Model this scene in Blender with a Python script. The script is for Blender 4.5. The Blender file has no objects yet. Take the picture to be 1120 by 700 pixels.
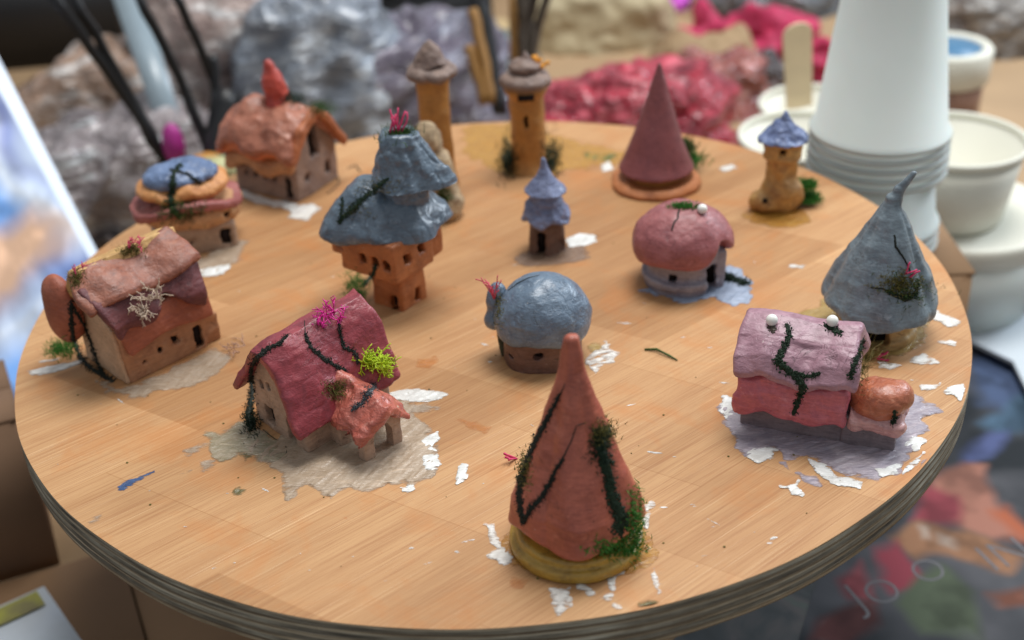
import bpy, math, random
import numpy as np
from mathutils import Vector, Matrix
from mathutils.bvhtree import BVHTree
from mathutils.geometry import tessellate_polygon

S = 0.01                      # all lengths below are centimetres, the scene is in metres
C = bpy.context.scene.collection
rnd = random.Random(7)
F32 = np.float32

# ------------------------------------------------------------------ camera
PIT, ROL = math.radians(31.14), math.radians(-3.17)
CAM = np.array([1.08, -60.6, 35.15])
FW = np.array([0, math.cos(PIT), -math.sin(PIT)])
_r = np.array([1., 0, 0]); _u = np.cross(_r, FW)
RT = _r*math.cos(ROL) + _u*math.sin(ROL)
UP = -_r*math.sin(ROL) + _u*math.cos(ROL)

def ray(px, py):
    d = (px-560)/1400*RT - (py-350)/1400*UP + FW
    return d
def at(px, py, z=0.0):
    """point on the level plane z that the photo shows at that pixel"""
    d = ray(px, py); t = (z-CAM[2])/d[2]
    return CAM + d*t
def atd(px, py, dist):
    return CAM + ray(px, py)*dist

# ------------------------------------------------------------------ materials
MATS = {}
def _nodes(name):
    m = bpy.data.materials.new(name); m.use_nodes = True
    nt = m.node_tree; nt.nodes.clear()
    o = nt.nodes.new('ShaderNodeOutputMaterial'); b = nt.nodes.new('ShaderNodeBsdfPrincipled')
    nt.links.new(b.outputs[0], o.inputs[0])
    tc = nt.nodes.new('ShaderNodeTexCoord'); mp = nt.nodes.new('ShaderNodeMapping')
    mp.inputs['Scale'].default_value = (100, 100, 100)
    nt.links.new(tc.outputs['Object'], mp.inputs[0])
    return m, nt, b, mp.outputs[0]
def noise(nt, vec, scale, detail=4, rough=0.55, dist=0.0):
    n = nt.nodes.new('ShaderNodeTexNoise'); n.inputs['Scale'].default_value = scale
    n.inputs['Detail'].default_value = detail; n.inputs['Roughness'].default_value = rough
    n.inputs['Distortion'].default_value = dist
    nt.links.new(vec, n.inputs['Vector']); return n.outputs['Fac']
def ramp(nt, fac, stops):
    r = nt.nodes.new('ShaderNodeValToRGB'); e = r.color_ramp.elements
    e[0].position, e[0].color = stops[0][0], (*stops[0][1], 1)
    e[1].position, e[1].color = stops[1][0], (*stops[1][1], 1)
    for p, c in stops[2:]:
        k = e.new(p); k.color = (*c, 1)
    nt.links.new(fac, r.inputs[0]); return r.outputs[0]
def mixc(nt, fac, a, b, mode='MIX'):
    m = nt.nodes.new('ShaderNodeMix'); m.data_type = 'RGBA'; m.blend_type = mode
    if isinstance(fac, (int, float)): m.inputs[0].default_value = fac
    else: nt.links.new(fac, m.inputs[0])
    for i, v in ((6, a), (7, b)):
        if isinstance(v, tuple): m.inputs[i].default_value = (*v, 1)
        else: nt.links.new(v, m.inputs[i])
    return m.outputs[2]
def mth(nt, op, a, b=None, c=None):
    m = nt.nodes.new('ShaderNodeMath'); m.operation = op
    for i, v in enumerate((a, b, c)):
        if v is None: continue
        if isinstance(v, (int, float)): m.inputs[i].default_value = v
        else: nt.links.new(v, m.inputs[i])
    return m.outputs[0]
def bump(nt, bsdf, h, strength, dist_cm):
    b = nt.nodes.new('ShaderNodeBump'); b.inputs['Strength'].default_value = strength
    b.inputs['Distance'].default_value = dist_cm*S
    nt.links.new(h, b.inputs['Height']); nt.links.new(b.outputs[0], bsdf.inputs['Normal'])
def lin(r, g, b):
    f = lambda c: (c/255/12.92) if c/255 <= .04045 else ((c/255+.055)/1.055)**2.4
    return (f(r), f(g), f(b))

def paint(name, col, col2=None, rough=0.42, fleck=None, bstr=0.5, coat=0.0, bs=1.0, wear=None):
    """hand-painted clay: mottled colour, brushy bump, uneven gloss"""
    if name in MATS: return MATS[name]
    m, nt, b, v = _nodes(name)
    col2 = col2 or tuple(c*0.72 for c in col)
    n1 = noise(nt, v, 0.9*bs, 5, .6, .6)
    c = ramp(nt, n1, [(0.32, col2), (0.62, col)])
    n2 = noise(nt, v, 6*bs, 4, .6)
    c = mixc(nt, mth(nt, 'MULTIPLY', ramp(nt, n2, [(0.45, (0, 0, 0)), (0.75, (1, 1, 1))]), 0.35), c, tuple(min(1, x*1.35+.01) for x in col))
    if fleck:
        n3 = noise(nt, v, 2.6, 6, .7, 1.0)
        c = mixc(nt, ramp(nt, n3, [(0.60, (0, 0, 0)), (0.66, (1, 1, 1))]), c, fleck)
    if wear:      # paler/darker worn-through patches
        n4 = noise(nt, v, 1.5, 8, .75, .3)
        c = mixc(nt, ramp(nt, n4, [(0.56, (0, 0, 0)), (0.70, (1, 1, 1))]), c, wear)
    kk = nt.nodes.new('ShaderNodeMapping'); kk.inputs['Scale'].default_value = (1.6, 2.2, 11); kk.inputs['Rotation'].default_value = (.5, .4, .3); nt.links.new(v, kk.inputs[0])
    bru = noise(nt, kk.outputs[0], 1.0, 4, .6, .5)
    c = mixc(nt, mth(nt, 'MULTIPLY', ramp(nt, bru, [(.50, (0, 0, 0)), (.72, (1, 1, 1))]), .5), c, tuple(min(1, q*1.25+.012) for q in col))
    c = mixc(nt, mth(nt, 'MULTIPLY', ramp(nt, bru, [(.28, (1, 1, 1)), (.44, (0, 0, 0))]), .45), c, tuple(q*.6 for q in col2))
    ck = mth(nt, 'ABSOLUTE', mth(nt, 'SUBTRACT', noise(nt, v, .75, 5, .6, .8), .5))
    crk = ramp(nt, ck, [(.003, (1, 1, 1)), (.012, (0, 0, 0))])
    crk = mth(nt, 'MULTIPLY', crk, ramp(nt, noise(nt, v, .6, 2), [(.56, (0, 0, 0)), (.62, (1, 1, 1))]))
    c = mixc(nt, mth(nt, 'MULTIPLY', crk, .6), c, tuple(q*.3 for q in col2))
    chp = ramp(nt, noise(nt, v, 5.5, 2, .5), [(.76, (0, 0, 0)), (.79, (1, 1, 1))])
    c = mixc(nt, mth(nt, 'MULTIPLY', chp, .55), c, lin(214, 204, 194))
    nt.links.new(c, b.inputs['Base Color'])
    r = mth(nt, 'MULTIPLY_ADD', noise(nt, v, 3, 3), 0.40, rough-0.12)
    nt.links.new(r, b.inputs['Roughness'])
    b.inputs['Specular IOR Level'].default_value = 0.5
    b.inputs['Coat Weight'].default_value = coat*.6; b.inputs['Coat Roughness'].default_value = 0.22
    h = mth(nt, 'ADD', noise(nt, v, 2.6, 4, .55, 1.6), mth(nt, 'MULTIPLY', noise(nt, v, 9, 3, .6, .6), 0.3))
    h = mth(nt, 'SUBTRACT', mth(nt, 'ADD', h, mth(nt, 'MULTIPLY', bru, .5)), mth(nt, 'MULTIPLY', crk, .6))
    bump(nt, b, h, bstr*.75, 0.12)
    MATS[name] = m; return m
def plain(name, col, rough=0.5, spec=0.5, alpha=None, trans=0, sss=0, var=0.25, vs=1.5, bstr=0, col2=None):
    if name in MATS: return MATS[name]
    m, nt, b, v = _nodes(name)
    n = noise(nt, v, vs, 4)
    c = ramp(nt, n, [(0.3, col2 or tuple(x*(1-var) for x in col)), (0.7, col)])
    nt.links.new(c, b.inputs['Base Color'])
    b.inputs['Roughness'].default_value = rough; b.inputs['Specular IOR Level'].default_value = spec
    b.inputs['Transmission Weight'].default_value = trans
    if alpha: b.inputs['Alpha'].default_value = alpha
    if sss:
        b.inputs['Subsurface Weight'].default_value = sss; b.inputs['Subsurface Scale'].default_value = 0.003
    if bstr: bump(nt, b, noise(nt, v, vs*3, 5), bstr, 0.2)
    MATS[name] = m; return m

# ------------------------------------------------------------------ numpy noise
_perm = np.random.RandomState(3).rand(64, 64, 64).astype(F32)*2-1
def vnoise(x, y, z):
    xi, yi, zi = np.floor(x).astype(int), np.floor(y).astype(int), np.floor(z).astype(int)
    fx, fy, fz = x-xi, y-yi, z-zi
    fx = fx*fx*(3-2*fx); fy = fy*fy*(3-2*fy); fz = fz*fz*(3-2*fz)
    g = lambda a, b, c: _perm[a & 63, b & 63, c & 63]
    r = 0
    for dx in (0, 1):
        wx = fx if dx else 1-fx
        for dy in (0, 1):
            wy = fy if dy else 1-fy
            for dz in (0, 1):
                wz = fz if dz else 1-fz
                r = r + wx*wy*wz*g(xi+dx, yi+dy, zi+dz)
    return r
def fbm(x, y, z, oct=3, seed=0):
    r, a, f = 0, 1.0, 1.0
    for i in range(oct):
        r = r + a*vnoise(x*f+seed*7.3+i*11.1, y*f+seed*3.1+i*5.7, z*f+i*9.9+seed)
        a *= .5; f *= 2.03
    return r

# ------------------------------------------------------------------ signed distance shapes (cm)
mn, mx = np.minimum, np.maximum
def smin(a, b, k=0.2):
    h = np.clip(.5+.5*(b-a)/k, 0, 1); return b*(1-h)+a*h-k*h*(1-h)
def smax(a, b, k=0.2): return -smin(-a, -b, k)
def box(x, y, z, c, hf, r=0.1):
    qx, qy, qz = abs(x-c[0])-hf[0]+r, abs(y-c[1])-hf[1]+r, abs(z-c[2])-hf[2]+r
    return np.sqrt(mx(qx, 0)**2+mx(qy, 0)**2+mx(qz, 0)**2)+mn(mx(qx, mx(qy, qz)), 0)-r
def poly(u, v, pts):
    """signed distance to a closed 2D polygon, negative inside"""
    d = np.full(np.broadcast(u, v).shape, 1e9, F32); s = np.ones(d.shape, F32)
    n = len(pts)
    for i in range(n):
        ax, ay = pts[i]; bx, by = pts[i-1]
        ex, ey = bx-ax, by-ay; wx, wy = u-ax, v-ay
        t = np.clip((wx*ex+wy*ey)/(ex*ex+ey*ey+1e-12), 0, 1)
        d = mn(d, (wx-ex*t)**2+(wy-ey*t)**2)
        c1 = v >= ay; c2 = v < by; c3 = ex*wy > ey*wx
        s = np.where((c1 & c2 & c3) | (~c1 & ~c2 & ~c3), -s, s)
    return np.sqrt(d)*s
def extr(d2, w, a, b, r=0.1):
    dz = mx(a-w, w-b); qa, qb = d2+r, dz+r
    return mn(mx(qa, qb), 0)+np.sqrt(mx(qa, 0)**2+mx(qb, 0)**2)-r
def ell(x, y, z, c, r):
    k = np.sqrt(((x-c[0])/r[0])**2+((y-c[1])/r[1])**2+((z-c[2])/r[2])**2)
    return (k-1)*min(r)
def caps(x, y, z, a, b, ra, rb):
    ex, ey, ez = b[0]-a[0], b[1]-a[1], b[2]-a[2]; L = ex*ex+ey*ey+ez*ez
    t = np.clip(((x-a[0])*ex+(y-a[1])*ey+(z-a[2])*ez)/L, 0, 1)
    return np.sqrt((x-a[0]-ex*t)**2+(y-a[1]-ey*t)**2+(z-a[2]-ez*t)**2)-(ra+(rb-ra)*t)
def rot2(x, y, deg):
    c, s = math.cos(math.radians(deg)), math.sin(math.radians(deg)); return x*c+y*s, -x*s+y*c

def surface_nets(fn, lo, hi, h):
    lo, hi = np.array(lo, float)-2*h, np.array(hi, float)+2*h
    n = np.ceil((hi-lo)/h).astype(int)+1
    ax = [(lo[i]+h*np.arange(n[i])).astype(F32) for i in range(3)]
    X, Y, Z = np.meshgrid(*ax, indexing='ij')
    D = np.asarray(fn(X, Y, Z), F32)
    D = D.copy(); D[0] = D[-1] = 1; D[:, 0] = D[:, -1] = 1; D[:, :, 0] = D[:, :, -1] = 1
    D[D == 0] = 1e-6
    ins = D < 0
    cn = tuple(k-1 for k in n)
    acc = np.zeros(cn+(3,), F32); cnt = np.zeros(cn, F32)
    for a in range(3):
        sl0 = [slice(None)]*3; sl1 = [slice(None)]*3; sl0[a] = slice(0, -1); sl1[a] = slice(1, None)
        d0, d1 = D[tuple(sl0)], D[tuple(sl1)]
        cr = (d0 < 0) != (d1 < 0)
        t = np.where(cr, d0/(d0-d1+(~cr)), 0)
        b, c = [k for k in range(3) if k != a]
        for ob in (0, 1):
            for oc in (0, 1):
                s = [slice(None)]*3
                s[b] = slice(ob, ob+cn[b]); s[c] = slice(oc, oc+cn[c])
                m = cr[tuple(s)]; tt = t[tuple(s)]
                acc[..., a] += m*tt; acc[..., b] += m*ob; acc[..., c] += m*oc; cnt += m
    act = cnt > 0
    idx = -np.ones(cn, int); idx[act] = np.arange(act.sum())
    I = np.argwhere(act)
    V = (I+acc[act]/cnt[act][:, None])*h+lo
    Q = []
    for a in range(3):
        b, c = (a+1) % 3, (a+2) % 3
        sl0 = [slice(None)]*3; sl1 = [slice(None)]*3; sl0[a] = slice(0, -1); sl1[a] = slice(1, None)
        i0, i1 = ins[tuple(sl0)], ins[tuple(sl1)]
        e = np.argwhere(i0 != i1); sg = i0[i0 != i1]
        e = e; k = (e[:, b] > 0) & (e[:, c] > 0); e, sg = e[k], sg[k]
        def cell(ob, oc):
            q = e.copy(); q[:, b] -= ob; q[:, c] -= oc; return idx[q[:, 0], q[:, 1], q[:, 2]]
        q = np.stack([cell(1, 1), cell(0, 1), cell(0, 0), cell(1, 0)], 1)
        q[~sg] = q[~sg][:, ::-1]
        Q.append(q)
    return V, np.concatenate(Q)

def vnormals(V, Q):
    a = V[Q[:, 2]]-V[Q[:, 0]]; b = V[Q[:, 3]]-V[Q[:, 1]]
    fn = np.cross(a, b); N = np.zeros_like(V)
    for k in range(4): np.add.at(N, Q[:, k], fn)
    return N/(np.linalg.norm(N, axis=1)[:, None]+1e-12)

def mesh_np(name, V, Q, mat, parent=None, smooth=True):
    me = bpy.data.meshes.new(name)
    V = np.asarray(V, float)*S
    me.vertices.add(len(V)); me.vertices.foreach_set('co', V.ravel())
    Q = np.asarray(Q); k = Q.shape[1]
    me.loops.add(Q.size); me.loops.foreach_set('vertex_index', Q.ravel())
    me.polygons.add(len(Q)); me.polygons.foreach_set('loop_start', np.arange(0, Q.size, k))
    me.polygons.foreach_set('loop_total', np.full(len(Q), k))
    me.update(calc_edges=True); me.validate()
    if smooth: me.polygons.foreach_set('use_smooth', np.ones(len(me.polygons), bool))
    me.materials.append(mat)
    o = bpy.data.objects.new(name, me); C.objects.link(o)
    if parent is not None:
        o.parent = parent
    return o

REG = {}       # root name -> list of (V world, Q) for laying moss on the surfaces
def clay(name, fn, lo, hi, h, mat, parent, amp=0.05, sc=1.0, oct=3, seed=None, amp2=0.0, folds=0.0):
    V, Q = surface_nets(fn, lo, hi, h)
    N = vnormals(V, Q)
    seed = rnd.randint(0, 50) if seed is None else seed
    d = amp*fbm(V[:, 0]*sc, V[:, 1]*sc, V[:, 2]*sc, oct, seed)
    if folds:   # long diagonal creases of crumpled film
        a_, b_ = (V[:, 0]*.55+V[:, 2]*.83)*sc*.35, (-V[:, 0]*.83+V[:, 2]*.55)*sc*1.5
        q = fbm(a_+fbm(V[:, 0]*sc*.5, V[:, 1]*sc*.5, V[:, 2]*sc*.5, 2, seed+3)*.6, b_, V[:, 1]*sc*.9, 3, seed+29)
        d = d*.45+folds*(.3-abs(q))*1.3
    if amp2:    # dents and pinched creases
        q = abs(fbm(V[:, 0]*sc*1.3, V[:, 1]*sc*1.3, V[:, 2]*sc*.8, 2, seed+5)); d = d - .5*amp2*np.exp(-(q*9)**2)
    if amp2:
        q = fbm(V[:, 0]*sc*.75+3, V[:, 1]*sc*.75, V[:, 2]*sc*1.1, 2, seed+17)
        d = d + (amp*.9+amp2*.6)*(.28-abs(q))
    V = V+N*d[:, None]
    if parent is not None and not parent.get('lift'): V[:, 2] = mx(V[:, 2], 0.005)
    o = mesh_np(name, V, Q, mat, parent)
    if parent is not None:
        r = parent
        while r.parent: r = r.parent
        M = np.array(Matrix.Translation(r.location/S) @ Matrix.Rotation(r.rotation_euler.z, 4, 'Z'))
        REG.setdefault(r.name, []).append((V@M[:3, :3].T+M[:3, 3], Q))
    return o

def thing(name, label, cat, x, y, deg=0, z=0, group=None):
    o = bpy.data.objects.new(name, None); C.objects.link(o)
    o.empty_display_size = .01
    o.location = (x*S, y*S, z*S); o.rotation_euler = (0, 0, math.radians(deg))
    o['label'] = label; o['category'] = cat
    if group: o['group'] = group
    return o
def tag(o, label, cat, group=None, kind=None):
    if label: o['label'] = label
    if cat: o['category'] = cat
    if group: o['group'] = group
    if kind: o['kind'] = kind
    return o

# ------------------------------------------------------------------ surface picking + greenery
class Surf:
    def __init__(self, root, frm=None):
        self.root = root
        M = Matrix.Translation(root.location/S) @ Matrix.Rotation(root.rotation_euler.z, 4, 'Z')
        self.inv = np.array(M.inverted())
        vs, qs, n = [], [], 0
        for V, Q in REG.get(root.name, []):
            vs.append(V); qs.append(Q+n); n += len(V)
        self.bvh = BVHTree.FromPolygons(np.concatenate(vs).tolist(), np.concatenate(qs).tolist())
    def hit(self, px, py):
        d = ray(px, py)
        r = self.bvh.ray_cast(Vector(CAM), Vector(d).normalized())
        if r[0] is None:
            r = self.bvh.find_nearest(Vector(at(px, py, 1.0)))
            if r[0] is None: return None
            p = at(px, py, 0.0); return np.array(p), np.array([0, 0, 1.])
        n = np.array(r[1]);
        if n@d > 0: n = -n
        return np.array(r[0]), n
    def loc(self, P):
        P = np.atleast_2d(P); return P@self.inv[:3, :3].T+self.inv[:3, 3]

def _ico():
    t = (1+5**.5)/2
    v = np.array([(-1, t, 0), (1, t, 0), (-1, -t, 0), (1, -t, 0), (0, -1, t), (0, 1, t), (0, -1, -t), (0, 1, -t), (t, 0, -1), (t, 0, 1), (-t, 0, -1), (-t, 0, 1)])
    v = v/np.linalg.norm(v[0])
    f = [(0, 11, 5), (0, 5, 1), (0, 1, 7), (0, 7, 10), (0, 10, 11), (1, 5, 9), (5, 11, 4), (11, 10, 2), (10, 7, 6), (7, 1, 8), (3, 9, 4), (3, 4, 2), (3, 2, 6), (3, 6, 8), (3, 8, 9), (4, 9, 5), (2, 4, 11), (6, 2, 10), (8, 6, 7), (9, 8, 1)]
    e = {}; v = v.tolist(); out = []
    def mid(a, b):
        k = (min(a, b), max(a, b))
        if k not in e:
            m = np.array(v[a])+np.array(v[b]); v.append((m/np.linalg.norm(m)).tolist()); e[k] = len(v)-1
        return e[k]
    for a, b, c in f:
        x, y, z = mid(a, b), mid(b, c), mid(c, a); out += [(a, x, z), (b, y, x), (c, z, y), (x, y, z)]
    return np.array(v), np.array(out)
ICO = _ico()
def resample(pts, step):
    out = []
    for (a, b) in zip(pts[:-1], pts[1:]):
        n = max(1, int(math.hypot(b[0]-a[0], b[1]-a[1])/step))
        for k in range(n): out.append((a[0]+(b[0]-a[0])*k/n, a[1]+(b[1]-a[1])*k/n, a[2]+(b[2]-a[2])*k/n))
    out.append(pts[-1]); return out
def beads(name, sf, path, mat, size=0.06, n=3, step=1.5, label=None):
    """crumbly scatter of moss grains along a path (px, py, half-width px) lying on the surface"""
    Vs, Fs, k = [], [], 0
    for (x, y, w) in resample([(p+(1.5,))[:3] if len(p) == 2 else p for p in path], step):
        wv = .45+1.1*abs(math.sin(x*.37+1.3*math.sin(y*.29)))*rnd.uniform(.6, 1.2)
        for _ in range(int(n*1.7)):
            r = sf.hit(x+rnd.gauss(0, w*.42*wv+.15), y+rnd.gauss(0, w*.42*wv+.15))
            if r is None: continue
            p, nn = r; s = size*.58*rnd.uniform(.45, 1.45)
            sc = np.array([rnd.uniform(.7, 1.3) for _ in range(3)])
            Vs.append(sf.loc(ICO[0]*s*sc+p+nn*s*.15)); Fs.append(ICO[1]+k); k += len(ICO[0])
    rs = resample([(p+(1.5,))[:3] if len(p) == 2 else p for p in path], 1.6); P, Rr = [], []
    def flush():
        nonlocal k
        if len(P) > 2:
            V_, Q_ = tube_pts(P, Rr, 6, k); k += len(V_)
            Vs.append(sf.loc(np.array(V_))); Fs.append(np.array([t for q in Q_ for t in ((q[0], q[1], q[2]), (q[0], q[2], q[3]))]))
        P.clear(); Rr.clear()
    for (x, y, w) in rs:
        q = sf.hit(x+rnd.gauss(0, .4), y+rnd.gauss(0, .4))
        if P and np.linalg.norm(q[0]-P[-1]) > .6: flush()
        r_ = max(.02, w*.045*.8*rnd.uniform(.5, 1.15)); P.append(q[0]-q[1]*r_*.45); Rr.append(r_)
    flush()
    for (x, y, w) in rs:      # short curling fibres
        for _ in range(3):
            q = sf.hit(x+rnd.gauss(0, w*.6), y+rnd.gauss(0, w*.6)); p = q[0]; P2 = [p]; dd = q[1]*.5+np.array([rnd.gauss(0, .8) for _ in range(3)])
            for i in range(3):
                dd = dd+np.array([rnd.gauss(0, .6) for _ in range(3)]); P2.append(P2[-1]+dd/np.linalg.norm(dd)*.07)
            V_, Q_ = tube_pts(P2, [.013]*4, 3, k); k += len(V_)
            Vs.append(sf.loc(np.array(V_))); Fs.append(np.array([t for q in Q_ for t in ((q[0], q[1], q[2]), (q[0], q[2], q[3]))]))
    o = mesh_np(name, np.concatenate(Vs), np.concatenate(Fs), mat, sf.root)
    if label: o['label'] = label
    return o
def tube_pts(P, R, sides=4, k0=0):
    P = np.array(P, float); n = len(P); Vs = []
    for i in range(n):
        t = P[min(i+1, n-1)]-P[max(i-1, 0)]; t /= np.linalg.norm(t)+1e-9
        a = np.cross(t, [0.3, .5, .8]); a /= np.linalg.norm(a)+1e-9; b = np.cross(t, a)
        for s in range(sides):
            th = 2*math.pi*s/sides; Vs.append(P[i]+R[i]*(a*math.cos(th)+b*math.sin(th)))
    Q = []
    for i in range(n-1):
        for s in range(sides):
            s2 = (s+1) % sides; Q.append((k0+i*sides+s, k0+i*sides+s2, k0+(i+1)*sides+s2, k0+(i+1)*sides+s))
    if sides == 4:
        Q.append((k0+3, k0+2, k0+1, k0)); e = k0+(n-1)*4; Q.append((e, e+1, e+2, e+3))
    return Vs, Q
def line(name, sf, path, mat, r=0.04, lift=0.0, label=None, step=2.0):
    """thin painted/incised line or stem hugging the surface"""
    P, R = [], []
    rs = resample([(p+(1.,))[:3] if len(p) == 2 else p for p in path], step)
    for (x, y, w) in rs:
        q = sf.hit(x+rnd.gauss(0, .25), y+rnd.gauss(0, .25))
        if P and np.linalg.norm(q[0]-P[-1]) > 1.2: continue
        P.append(q[0]+q[1]*(lift)); R.append(r*w)
    V, Q = tube_pts(P, R, 4)
    o = mesh_np(name, sf.loc(np.array(V)), Q, mat, sf.root)
    if label: o['label'] = label
    return o
def tuft(name, sf, px, py, mat, n=60, ln=0.5, spread=3, r=0.018, up=0.5, curl=.5, label=None, wd=None, base=None):
    """a clump of fine curling moss threads growing out of the surface"""
    Vs, Qs, k = [], [], 0
    wd = wd or (spread, spread)
    n = int(n*2.4); ln *= .78; r *= 1.25
    for _ in range(n):
        p, nn = base if base is not None else sf.hit(px+rnd.gauss(0, wd[0]*.5), py+rnd.gauss(0, wd[1]*.5))
        if base is not None: p = p+np.array([rnd.gauss(0, spread), rnd.gauss(0, spread), 0])
        d = nn*.8+np.array([0, 0, up])+np.array([rnd.gauss(0, .7) for _ in range(3)]); d /= np.linalg.norm(d)
        L = ln*rnd.uniform(.4, 1.1); P = [p-nn*.03]; R = []
        for i in range(4):
            d = d+np.array([rnd.gauss(0, curl) for _ in range(3)])*.6; d /= np.linalg.norm(d)
            P.append(P[-1]+d*L/4)
        R = [r*(1.1-.2*i) for i in range(5)]
        V, Q = tube_pts(P, R, 3, k); k += len(V); Vs += V; Qs += Q
    o = mesh_np(name, sf.loc(np.array(Vs)), Qs, mat, sf.root)
    if label: o['label'] = label
    return o
def coral(name, sf, base, dirv, mat, ln=1.0, n=4, r=0.035, depth=3, spread=.5, label=None, tip=1.0):
    """branching sprig"""
    Vs, Qs = [], []; K = [0]
    def br(p, d, L, r, k):
        P = [p]; dd = d
        for i in range(4):
            dd = dd+np.array([rnd.gauss(0, .16) for _ in range(3)]); dd /= np.linalg.norm(dd); P.append(P[-1]+dd*L/4)
        V, Q = tube_pts(P, [r*(1+(tip-1)*i/4 if k == 1 else 1-.08*i) for i in range(5)], 4, K[0]); K[0] += len(V); Vs.extend(V); Qs.extend(Q)
        if k > 1:
            for j in range(rnd.choice((2, 2, 3))):
                q = P[rnd.choice((2, 3, 4))]; e = dd+np.array([rnd.gauss(0, spread) for _ in range(3)]); e /= np.linalg.norm(e)
                br(q, e, L*.7, r*.8, k-1)
    for _ in range(n):
        d = np.array(dirv, float)+np.array([rnd.gauss(0, spread) for _ in range(3)]); d /= np.linalg.norm(d)
        br(np.array(base, float), d, ln*rnd.uniform(.6, 1), r, depth)
    o = mesh_np(name, sf.loc(np.array(Vs)), Qs, mat, sf.root)
    if label: o['label'] = label
    return o

def prim_box(lo, hi):
    x0, y0, z0 = lo; x1, y1, z1 = hi
    V = [(x0, y0, z0), (x1, y0, z0), (x1, y1, z0), (x0, y1, z0), (x0, y0, z1), (x1, y0, z1), (x1, y1, z1), (x0, y1, z1)]
    Q = [(0, 3, 2, 1), (4, 5, 6, 7), (0, 1, 5, 4), (1, 2, 6, 5), (2, 3, 7, 6), (3, 0, 4, 7)]
    return V, Q
def shade_plate(name, c, hf, mat, parent):
    V, Q = prim_box(np.array(c)-hf, np.array(c)+hf); return mesh_np(name, V, Q, mat, parent, smooth=False)
def lathe(name, prof, mat, parent=None, seg=96, c=(0, 0, 0), wob=None, tilt=None):
    V, Q = [], []
    for (r, z) in prof:
        for s in range(seg):
            t = 2*math.pi*s/seg; rr = r*(1+(wob(t, z) if wob else 0)); V.append((c[0]+rr*math.cos(t), c[1]+rr*math.sin(t), c[2]+z))
    n = len(prof)
    for i in range(n-1):
        for s in range(seg):
            s2 = (s+1) % seg; Q.append((i*seg+s, i*seg+s2, (i+1)*seg+s2, (i+1)*seg+s))
    V = np.array(V)
    if tilt is not None:
        M = np.array(tilt.to_3x3()); cc = np.array(c); V = (V-cc)@M.T+cc
    return mesh_np(name, V, Q, mat, parent)

# ------------------------------------------------------------------ shared colours
M_SHADE = plain('opening_shade', lin(34, 26, 24), .8, .2)  # near-black colour that imitates the shade inside openings
M_VINE = plain('vine_dark_green', lin(30, 52, 32), .6, .3, var=.5, vs=9)
M_VINEB = plain('vine_black', lin(32, 38, 30), .6, .3, var=.4, vs=9)
M_MOSS = plain('moss_green', lin(62, 92, 34), .6, .3, var=.5, vs=5)
M_GRASS = plain('moss_bright', lin(66, 132, 44), .6, .3, var=.5, vs=6)
M_OLIVE = plain('moss_olive', lin(112, 104, 48), .7, .3, var=.5, vs=6)
M_LIME = plain('moss_lime', lin(190, 214, 40), .5, .4, var=.25, vs=5)
M_PINK = plain('sprig_pink', lin(222, 62, 112), .5, .4, var=.3, vs=3)
M_MAG = plain('coral_magenta', lin(226, 38, 150), .45, .5, var=.25, vs=3)
M_CREAMC = plain('coral_cream', lin(206, 184, 162), .6, .3, var=.3, vs=3)
M_WHITE = plain('bead_white', lin(238, 236, 228), .35, .5, var=.05)

def carve(d, x, y, z, holes, r=.05):
    jx, jy, jz = x+.035*np.sin(z*9+y*7), y+.035*np.sin(z*8+x*7+2), z+.04*np.sin(x*8+y*9+1)
    for c, hf in holes: d = smax(d, -box(jx, jy, jz, c, hf, r+.03), .06)
    return d
def shade_openings(root, holes, axis, depth=.0, name='window', parent=None):
    """near-black plate painting in the shade inside each opening"""
    for c, hf in holes:
        hh = [hf[0]*.96, hf[1]*.96, hf[2]*.96]; hh[axis] = .03
        cc = list(c); cc[axis] += depth
        shade_plate(name, cc, hh, M_SHADE, parent or root)

# ================================================================== burgundy cottage
R_ = burg = thing('cottage', 'burgundy roofed clay cottage with magenta coral and lime moss, on grey paint smears', 'clay house', -8.55, -13.25, 43)
clayw = paint('wall_greige', lin(176, 146, 124), lin(140, 112, 94), .5, wear=lin(150, 118, 96))
gw = [((0, 3.25, 2.35), (.5, .17, .22)), ((0, 2.65, 2.5), (.5, .15, .2))]
gd = [((0, 1.25, .6), (.5, .3, .65)), ((0, 2.9, .75), (.5, .35, .5))]
def f(x, y, z):
    d = extr(poly(y, z, [(0, -.1), (4.1, -.1), (4.1, 3.0), (2.1, 4.5), (.1, 2.2)]), x, 0, 5.0, .12)
    d = carve(d, x, y, z, gw+gd); return d
clay('wall', f, (-.2, -.2, -.1), (5.2, 4.4, 4.8), .075, clayw, R_, .035, 1.1)
shade_openings(R_, gw, 0, .38); shade_openings(R_, gd, 0, .38, 'door')
def f(x, y, z):
    zz = z-(x*.10)-.12*np.sin(x*1.1+.5); yy = y+.10*np.sin(x*1.6)+(5-x)*0.02
    out = [(-.45, 1.45), (-.35, 1.75), (.15, 3.0), (.9, 4.55), (1.45, 5.15), (2.1, 5.1), (2.8, 4.2), (3.9, 2.3), (3.8, 2.0), (3.5, 2.1), (2.5, 3.9), (1.85, 4.55), (1.4, 4.3), (.6, 3.0), (.05, 1.6), (-.2, 1.3)]
    out = [(a*1.2, b-.05) for a, b in out]
    wv = .18*np.sin(z*1.3)-np.clip((2.2-z)*.25, 0, .5)
    return extr(poly(yy, zz, out), x, -.75-wv+0*z, 5.35+.1*np.sin(y*3), .16)
clay('roof', f, (-1.4, -.9, 1), (5.7, 5.1, 6.2), .08, paint('roof_burgundy', lin(142, 54, 62), lin(112, 40, 50), .36, wear=lin(168, 84, 88), coat=.25), R_, .07, .8, amp2=.05)
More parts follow.
